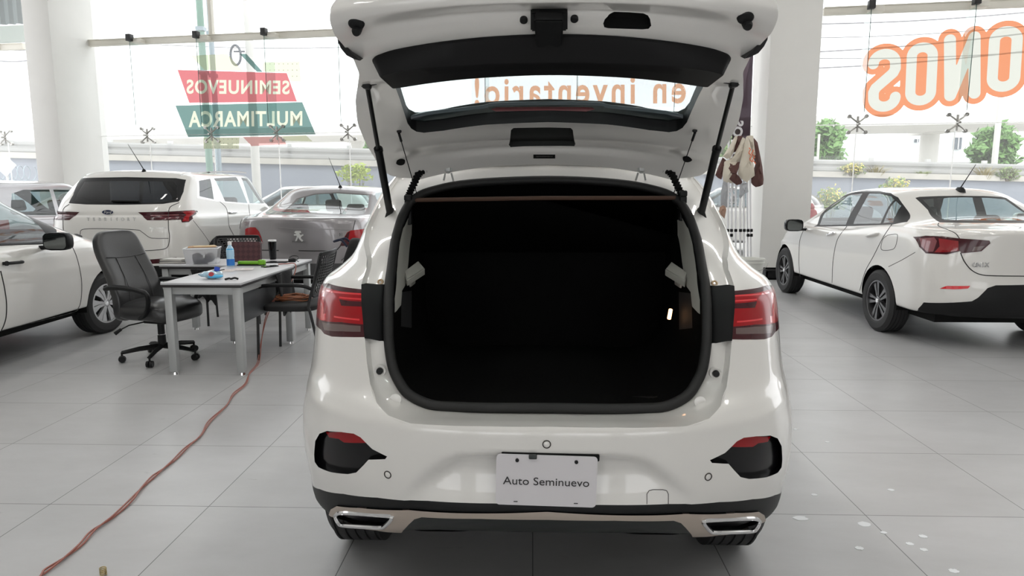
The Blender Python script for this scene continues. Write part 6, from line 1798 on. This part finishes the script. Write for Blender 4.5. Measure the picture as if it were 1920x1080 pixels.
# water bottle
def bottle(label, loc, h, m_body, m_cap, m_lab, liquid, tilt=None):
    t = thing('water_bottle', label, 'bottle', loc)
    r = h * .155
    M = tilt or Matrix()
    bm = BM(); lathe(bm, [(0, 0), (r * .9, 0), (r, .01), (r, h * .30), (r * .93, h * .36), (r, h * .42), (r, h * .62), (r * .85, h * .72), (r * .42, h * .84), (r * .38, h * .88), (0, h * .88)], 24, M); obj('body', bm, m_body, t)
    bm = BM(); lathe(bm, [(0, h * .86), (r * .50, h * .86), (r * .50, h * .985), (r * .44, h), (0, h)], 20, M); obj('cap', bm, m_cap, t)
    bm = BM(); lathe(bm, [(r * 1.01, h * .04), (r * 1.012, h * .30)], 24, M); obj('label_band', bm, m_lab, t)
    bm = BM(); lathe(bm, [(r * 1.005, h * .60), (r * .88, h * .71), (r * .60, h * .78)], 24, M); obj('liquid', bm, liquid, t)
    return t
CB = mat('bottle_blue', (.03, .20, .62), .3); LB = mat('bottle_pale_blue', (.42, .66, .85), .2, coat=.5); CW = mat('cap_white', (.8, .8, .8), .4); LIQ = mat('cyan_liquid', (.10, .48, .80), .2)
p = onZ(433, 499); bottle('upright blue and white plastic water bottle at the far end of the near desk', (p.x, p.y, ZT), .232, LB, CW, CB, LIQ)
# crumpled plastic pouch with blue cap
p = onZ(395, 523); t = thing('plastic_pouch', 'crumpled clear plastic pouch with a blue cap near the front of the near desk', 'pouch', (p.x, p.y + .02, ZT))
bm = BM(); rng = random.Random(9)
roundbox(bm, .20, .10, .06, 2.6, Matrix.Translation((-.01, 0, .034)), 30, 14, lambda q: V((q.x, q.y * (1.0 if q.x > -.02 else max(.2, 1 + (q.x + .02) * 7)), q.z * (1.0 if q.x > -.02 else max(.25, 1 + (q.x + .02) * 8)) + .004 * math.sin(q.x * 90 + q.y * 60)))); obj('film', bm, mat('crumpled_film', (.36, .55, .68), .15, coat=1.0, noise=.5, nscale=35), t, ang=20)
bm = BM(); roundbox(bm, .12, .09, .035, 2.6, Matrix.Translation((.035, -.012, .022))); obj('blue_fill', bm, LIQ, t)
bm = BM(); cyl(bm, (.028, .03, .055), (.030, .045, .085), .022, n=18); obj('cap', bm, mat('cap_blue', (.01, .06, .45), .35), t)
bm = BM(); prism(bm, [(.022 * math.cos(a), .018 * math.sin(a)) for a in np.linspace(0, 6.28, 19)[:-1]], 0, .003, Matrix.Translation((.022, -.050, .042)) @ Matrix.Rotation(R(70), 4, 'X')); obj('seal', bm, mat('seal_red', (.45, .05, .06), .4), t)
# chequered sleeve, green hole punch, tumbler, phone, adaptor, papers, pens
p = onZ(461, 491)
t = thing('laptop_sleeve', 'dark red chequered case standing on the second desk behind the green punch', 'case', (p.x, p.y + .03, ZT), R(4))
m = mat('check_leather', (.075, .022, .026), .5); nn = m.node_tree.nodes; ck = nn.new('ShaderNodeTexChecker'); ck.inputs['Scale'].default_value = 28
ck.inputs['Color1'].default_value = (.085, .026, .030, 1); ck.inputs['Color2'].default_value = (.055, .014, .018, 1)
tcn = nn.new('ShaderNodeTexCoord'); mpn = nn.new('ShaderNodeMapping'); mpn.inputs['Rotation'].default_value = (0, R(45), 0)
m.node_tree.links.new(tcn.outputs['Object'], mpn.inputs[0]); m.node_tree.links.new(mpn.outputs[0], ck.inputs[0]); m.node_tree.links.new(ck.outputs[0], nn['Principled BSDF'].inputs[0])
bm = BM(); Mt = Matrix.Translation((0, 0, .098)) @ Matrix.Rotation(R(-9), 4, 'X') @ Matrix.Rotation(math.pi / 2, 4, 'X'); prism(bm, rrect(.285, .195, .02), -.022, .022, Mt); bmesh.ops.bevel(bm, geom=[e for e in bm.edges if len(e.link_faces) == 2 and e.calc_face_angle(0) > 1.2], offset=.008, segments=3, affect='EDGES'); obj('shell', bm, m, t)
bm = BM(); tube(bm, [Mt @ V((x * 1.003, y * 1.003, 0)) for x, y in rrect(.285, .195, .02)], .0035, 6, closed=True); obj('zip', bm, STITCH, t)
p = onZ(470, 498)
t = thing('hole_punch', 'lime green desk punch lying in front of the chequered case', 'hole punch', (p.x, p.y + .02, ZT), R(2))
GRN = mat('lime_plastic', (.16, .42, .01), .35)
bm = BM(); box(bm, (0, 0, .026), (.25, .042, .032), bev=.010, seg=3); obj('arm', bm, GRN, t)
bm = BM(); box(bm, (.10, 0, .028), (.065, .052, .052), bev=.012, seg=3); obj('head', bm, GRN, t)
bm = BM(); box(bm, (.0, 0, .005), (.26, .05, .010), bev=.003); obj('base', bm, BLACKP, t)
p = onZ(512, 486)
t = thing('tumbler', 'tall black insulated tumbler with a clear lid on the second desk', 'tumbler', (p.x, p.y, ZT))
bm = BM(); lathe(bm, [(0, 0), (.030, 0), (.033, .004), (.042, .185), (.040, .187), (0, .187)], 28); obj('body', bm, BLACKG, t)
bm = BM(); lathe(bm, [(0, .200), (.036, .200), (.043, .196), (.0435, .184), (.041, .184)], 28); obj('lid', bm, mat('lid_clear', (.62, .62, .62), .2, coat=.5), t)
p = onZ(506, 500)
t = thing('phone', 'dark phone lying at the far right corner of the near desk', 'phone', (p.x, p.y, ZT), R(-35))
bm = BM(); prism(bm, rrect(.075, .15, .012), 0, .008); obj('case', bm, BLACKP, t)
bm = BM(); prism(bm, rrect(.069, .142, .010), .008, .0086); obj('screen', bm, mat('screen_off', (.03, .035, .035), .05, coat=1.0), t)
p = onZ(548, 491)
t = thing('adaptor', 'black charger with a curled lead on the right end of the second desk', 'charger', (p.x, p.y, ZT), R(10))
bm = BM(); box(bm, (0, 0, .016), (.07, .045, .032), bev=.006); obj('block', bm, BLACKP, t)
bm = BM(); tube(bm, crspline([(.03, 0, .02), (.06, -.02, .03), (.05, .04, .05), (0, .05, .055), (-.03, .02, .04), (.02, -.03, .036), (.07, -.05, .004)], 6), .0035, 6); obj('lead', bm, BLACKP, t)
p = onZ(520, 492); t = thing('black_tray', 'flat black tablet lying beside the tumbler', 'tablet', (p.x, p.y, ZT), R(6)); bm = BM(); prism(bm, rrect(.20, .10, .012), 0, .009); obj('case', bm, BLACKP, t); bm = BM(); prism(bm, rrect(.19, .09, .010), .009, .0096); obj('screen', bm, mat('screen_off', (.03, .035, .035), .05, coat=1.0), t)
PAPER = mat('receipt_paper', (.68, .64, .62), .7)
for i, (x, y, w, d, a) in enumerate(((428, 507, .12, .20, 12), (447, 505, .12, .20, -6), (464, 505, .10, .19, 18))):
    p = onZ(x, y); lab = ('leftmost of the printed papers on the near desk', 'middle sheet of the printed papers on the near desk', 'rightmost of the printed papers on the near desk')[i]
    t = thing('paper_sheet', lab, 'paper', (p.x, p.y, ZT + .001 * i), R(a), 'papers on the near desk')
    bm = BM(); box(bm, (0, 0, .0008), (w, d, .001)); obj('sheet', bm, PAPER, t)
    bm = BM()
    for k in range(6): box(bm, (0, -d * .38 + d * .15 * k, .0016), (w * (.75 if k % 2 else .5), .006, .0004))
    obj('print', bm, mat('faded_print', (.42, .34, .33), .7), t)
p = onZ(412, 508); bm = BM(); cyl(bm, (-.01, -.06, .005), (.012, .06, .005), .0045, n=10); cyl(bm, (.012, .06, .005), (.014, .072, .005), .0045, .001, 10); o = obj('pen', bm, BLACKP); o.location = (p.x, p.y, ZT); tag(o, 'black pen beside the papers on the near desk', 'pen')
p = onZ(434, 525); bm = BM(); tube(bm, crspline([(-.05, -.01, .006), (-.02, .008, .012), (0, -.005, .010), (.025, .006, .016), (.05, .014, .006)], 5), .008, 8); o = obj('earphone_case', bm, BLACKP); o.location = (p.x, p.y, ZT); tag(o, 'small black clip near the front right corner of the near desk', 'clip')
# ------------------------------------------------------------------ orange cord on the floor and up the chair
CP = [(77, 1080), (88, 1070), (118, 1049), (151, 1023), (175, 996), (212, 970), (244, 941), (261, 921), (285, 897), (301, 884), (326, 864), (350, 840), (377, 817), (393, 791), (424, 762), (438, 740), (460, 721), (468, 701), (484, 681)]
base = [atZ(60, 1100, .006)] + [atZ(x, y, .006) for x, y in CP]
up = [V((-2.36, 5.80, .12)), V((-2.33, 5.86, .33)), V((-2.27, 5.92, .49)), V((-2.22, 6.0, .50))]
full_ = crspline(base + up, 6)
t = thing('extension_cord', 'double orange extension cord snaking over the floor tiles up to the mesh chair', 'cord', (-1.8, 3, 0))
for ph in (0, math.pi):
    pts = [p + V((.0075 * math.cos(i * .22 + ph), .003 * math.sin(i * .22 + ph), (.004 * (1 + math.sin(i * .22 + ph))) if p.z < .05 else 0)) - V((-1.8, 3, 0)) for i, p in enumerate(full_)]
    bm = BM(); tube(bm, pts, .0042, 7); obj('strand', bm, CABLE, t)
pts = []
for k in range(150):
    a = k * .26; r_ = .13 + .02 * math.sin(k * .37)
    pts.append(V((-2.12 + r_ * 1.1 * math.cos(a), 5.98 + r_ * .75 * math.sin(a), .488 + .010 * (k / 40) + .006 * math.sin(k * 1.1))))
bm = BM(); tube(bm, [p - V((-1.8, 3, 0)) for p in pts], .006, 6); obj('coil', bm, mat('coil_brown', (.30, .11, .05), .5), t)
bm = BM(); tube(bm, [p - V((-1.8, 3, 0)) for p in crspline([(-2.22, 6.0, .50), (-2.23, 6.15, .56), (-2.235, 6.36, .66), (-2.245, 6.43, .752), (-2.36, 6.50, .748), (-2.42, 6.46, .748)], 8)], .0055, 7); obj('strand', bm, CABLE, t)
# ------------------------------------------------------------------ things on the floor
t = thing('coil_spring', 'small brass coloured coil spring on the floor at the bottom edge', 'spring', atZ(194, 1079))
bm = BM(); tube(bm, [(.011 * math.cos(k * .5), .011 * math.sin(k * .5), .003 + k * .0005) for k in range(60)], .0022, 6); obj('wire', bm, mat('brass', (.45, .36, .18), .35, .9), t)
FL = mat('white_flake', (.80, .82, .84), .5)
labs = ['largest white paint flake, on the floor right of the rear wheel', 'second largest white paint flake, right of the largest', 'small white flake on the tile joint', 'white flake left of the pair near the lower edge', 'left white flake of the close pair', 'lower right white flake of the close pair', 'white flake just above the close pair', 'white flake nearest the bottom edge', 'lone white flake in the middle of a tile', 'white flake close to the dark bumper edge', 'tiny white flake farthest from the viewer', 'tiny white flake beside the white bumper']
for (x, y, r_), lab in zip(((1501, 972, .030), (1620, 983, .027), (1657, 999, .013), (1612, 1028, .018), (1706, 1020, .016), (1732, 1031, .016), (1731, 1006, .018), (1789, 1071, .018), (1671, 919, .016), (1527, 928, .014), (1551, 829, .012), (1492, 805, .012)), labs):
    p = atZ(x, y, 0.0); n = 18; rng = random.Random(x)
    pl = [(r_ * (.8 + .4 * rng.random()) * math.cos(2 * math.pi * k / n), r_ * .8 * (.8 + .4 * rng.random()) * math.sin(2 * math.pi * k / n)) for k in range(n)]
    bm = BM(); prism(bm, pl, 0, .0012); o = obj('paint_flake', bm, FL); o.location = (p.x, p.y, .0003); tag(o, lab, 'paint flake', 'white flakes on the floor')
# bucket and black crate by the column
p = atY(1408, 484, 10.95); t = thing('bucket', 'white plastic bucket standing at the foot of the right column', 'bucket', (p.x, 10.95, 0))
hz = p.z
bm = BM(); lathe(bm, [(0, .004), (.165, .0), (.17, .02), (.20, hz - .07), (.212, hz - .07), (.214, hz - .055), (.205, hz - .05), (.207, hz - .02), (.217, hz - .02), (.217, hz), (.205, hz), (.20, hz - .03), (.17, .03), (0, .02)], 32); obj('shell', bm, mat('bucket_white', (.74, .74, .70), .45), t)
bm = BM(); tube(bm, [(.21 * math.cos(a), -.21 * math.sin(a) * .3 - .16, hz - .06 - .12 * math.sin(a)) for a in np.linspace(0, math.pi, 15)], .004, 6); obj('handle', bm, STEEL, t)
c1, c2 = atY(1436, 505, 11.2), atY(1474, 527, 11.2)
t = thing('crate', 'open black plastic crate between the column and the front wheel of the right sedan', 'crate', ((c1.x + c2.x) / 2 + .08, 11.3, 0))
bm = BM(); w, d, h = .52, .34, c1.z
box(bm, (0, 0, .01), (w, d, .02)); 
for a in (-1, 1): box(bm, (a * (w / 2 - .01), 0, h / 2), (.02, d, h)); box(bm, (0, a * (d / 2 - .01), h / 2), (w, .02, h))
obj('shell', bm, BLACKP, t)
bm = BM()
for a in (-1, 1): box(bm, (a * w / 2, 0, h - .012), (.035, d + .03, .024), bev=.005); box(bm, (0, a * d / 2, h - .012), (w + .03, .035, .024), bev=.005)
obj('rim', bm, BLACKP, t)
# ------------------------------------------------------------------ folded canopy tent and roll-up banner
YT = 11.45
t = thing('folded_canopy', 'folded pop-up canopy with brown and cream fabric and white legs leaning by the right column', 'canopy', atY(1388, 500, YT).xy.to_3d())
o = t.location
CREAM = mat('cream_fabric', (.66, .60, .50), .8, bump=.2, nscale=12); BROWN = mat('brown_fabric', (.10, .042, .036), .75, bump=.2, nscale=12)
WT = mat('white_tube', (.80, .80, .82), .35, .1)
for i, x in enumerate((1364, 1371, 1379, 1388, 1395, 1402, 1408)):
    q0, q1 = atY(x + 1, 500, YT + .04 * (i % 3)), atY(x + (1388 - x) * .1, 262, YT + .04 * (i % 3))
    bm = BM(); a = V((q0.x, q0.y, 0)) - o; b = q1 - o; d_ = (b - a).normalized()
    box(bm, (a + b) / 2, (.026, .026, (b - a).length), d_.to_track_quat('Z', 'Y').to_matrix(), bev=.003); lg = obj('leg', bm, WT, t)
    for yy in ((432, 441) if i in (0, 1, 5, 6) else (432,)):
        q = atY(x + .5, yy, YT + .04 * (i % 3)) - o
        bm = BM(); box(bm, q, (.045, .045, .05), bev=.008); obj('joint_block', bm, BLACKP, lg)
def drape(pts, Y, m, name='fabric_panel', bul=.10):
    P = [atY(x, y, Y) - o for x, y in pts]
    c = sum(P, V()) / len(P)
    bm = BM(); n = len(P); K = 6
    rings = []
    for k in range(K):
        s = 1 - k / K
        rings.append([c + (p - c) * s + V((0, -bul * (1 - s ** 2.2) + .012 * math.sin(i * 2.3 + k), 0)) for i, p in enumerate(P)])
    vs = addgrid(bm, rings, cv=True); vc = bm.verts.new(c + V((0, -bul, 0)))
    for i in range(n): bm.faces.new([vs[-1][i], vs[-1][(i + 1) % n], vc])
    # closed back
    vb = bm.verts.new(c + V((0, bul * .3, 0)))
    for i in range(n): bm.faces.new([vs[0][(i + 1) % n], vs[0][i], vb])
    return obj(name, bm, m, t)
Z3 = lambda l: [(1300 + x / 3, 180 + y / 3) for x, y in l]
drape(Z3([(165, 345), (140, 400), (122, 445), (140, 462), (158, 470), (172, 420), (185, 360)]), YT + .05, BROWN, bul=.05)
drape(Z3([(340, 235), (328, 300), (352, 370), (335, 430), (320, 480), (332, 500), (352, 513), (375, 508), (392, 498), (397, 470), (388, 400), (378, 340), (362, 260)]), YT + .02, BROWN)
drape(Z3([(235, 225), (210, 270), (165, 340), (185, 352), (205, 356), (228, 310), (252, 226)]), YT, CREAM)
drape(Z3([(205, 352), (175, 370), (163, 440), (168, 478), (190, 488), (215, 490), (240, 440), (262, 330)]), YT, CREAM)
drape(Z3([(320, 222), (300, 225), (325, 300), (330, 350), (352, 350), (342, 280), (338, 224)]), YT - .02, CREAM, bul=.05)
drape(Z3([(278, 232), (262, 262), (230, 330), (208, 372), (232, 380), (262, 365), (282, 300), (292, 240)]), YT - .05, CREAM, bul=.08)
drape(Z3([(250, 224), (236, 270), (226, 318), (244, 310), (262, 262), (278, 226)]), YT - .02, BROWN, bul=.04)
drape(Z3([(232, 378), (205, 378), (190, 400), (194, 430), (212, 440), (200, 466), (222, 485), (245, 502), (265, 496), (278, 485), (258, 455), (240, 440), (255, 400), (262, 368)]), YT - .06, BROWN, bul=.08)
drape(Z3([(297, 230), (278, 300), (264, 365), (250, 440), (275, 470), (300, 487), (322, 466), (345, 448), (340, 395), (332, 340), (318, 270), (308, 230)]), YT - .10, CREAM, bul=.08)
drape(Z3([(268, 492), (262, 520), (256, 560), (264, 578), (290, 548), (310, 540), (306, 510), (300, 488)]), YT - .06, mat('grey_fabric', (.42, .43, .45), .7), bul=.04)
drape(Z3([(148, 625), (145, 650), (152, 668), (176, 690), (186, 640), (180, 622), (168, 614)]), YT - .02, mat('tan_fabric', (.40, .25, .18), .7), bul=.03)
drape(Z3([(168, 480), (156, 540), (150, 618), (168, 612), (188, 625), (192, 560), (196, 492)]), YT + .0, mat('grey_fabric', (.42, .43, .45), .7), bul=.03)
q = atY(1404, 289, YT - .21) - o
bm = BM()
for k in range(2):
    tube(bm, [q + V((.02 * math.sin(i * 1.7 + k), 0, -.028 * i + .10 - .03 * k)) + V((.05 * k + .006 * i, 0, 0)) for i in range(9)], .008, 5)
obj('orange_script', bm, mat('script_orange', (.75, .16, .06), .6), t)
YB = 11.95
bl = [atY(x, y, YB) for x, y in ((1369, 318), (1404, 318), (1414, 64), (1384, 64))]
bo = V((sum(p.x for p in bl) / 4, YB, 0))
t = thing('hanging_banner', 'long dark purple hanging banner with grey upright lettering left of the right column', 'banner', bo)
bm = BM(); f = bm.faces.new([bm.verts.new(p - bo) for p in bl]); bmesh.ops.solidify(bm, geom=[f], thickness=.01); obj('sheet', bm, vinyl('banner_purple', (.40, .33, .37), .12), t)
bm = BM(); cyl(bm, bl[3] - bo + V((-.05, 0, 0)), bl[2] - bo + V((.05, 0, 0)), .015); cyl(bm, bl[0] - bo, bl[1] - bo, .012); obj('rod', bm, STEEL, t)
bm = BM(); mid = (bl[2] + bl[3]) / 2 - bo; tube(bm, [bl[3] - bo, mid + V((0, 0, .30)), bl[2] - bo], .004, 6); cyl(bm, mid + V((0, 0, .30)), V((mid.x, mid.y, CEILH)), .004); obj('hanger', bm, STEEL, t)
cc = atY(1380, 232, YB - .012)
me = textmesh('SEMINUEVOS', .30, .012, spacing=1.0)
xs = [v.co.x for v in me.vertices]
Mb = Matrix.Translation(atY(1387, 197, YB - .015) - bo) @ axes((0, 0, 0), (.05, 0, 1), (1, 0, 0)) @ Matrix.Translation((-max(xs), 0, 0))
bm = BM(); addmesh(bm, me, Mb @ Matrix.Diagonal((.72, .72, 1, 1))); obj('lettering', bm, mat('banner_grey', (.70, .69, .70), .6), t, flat=True)
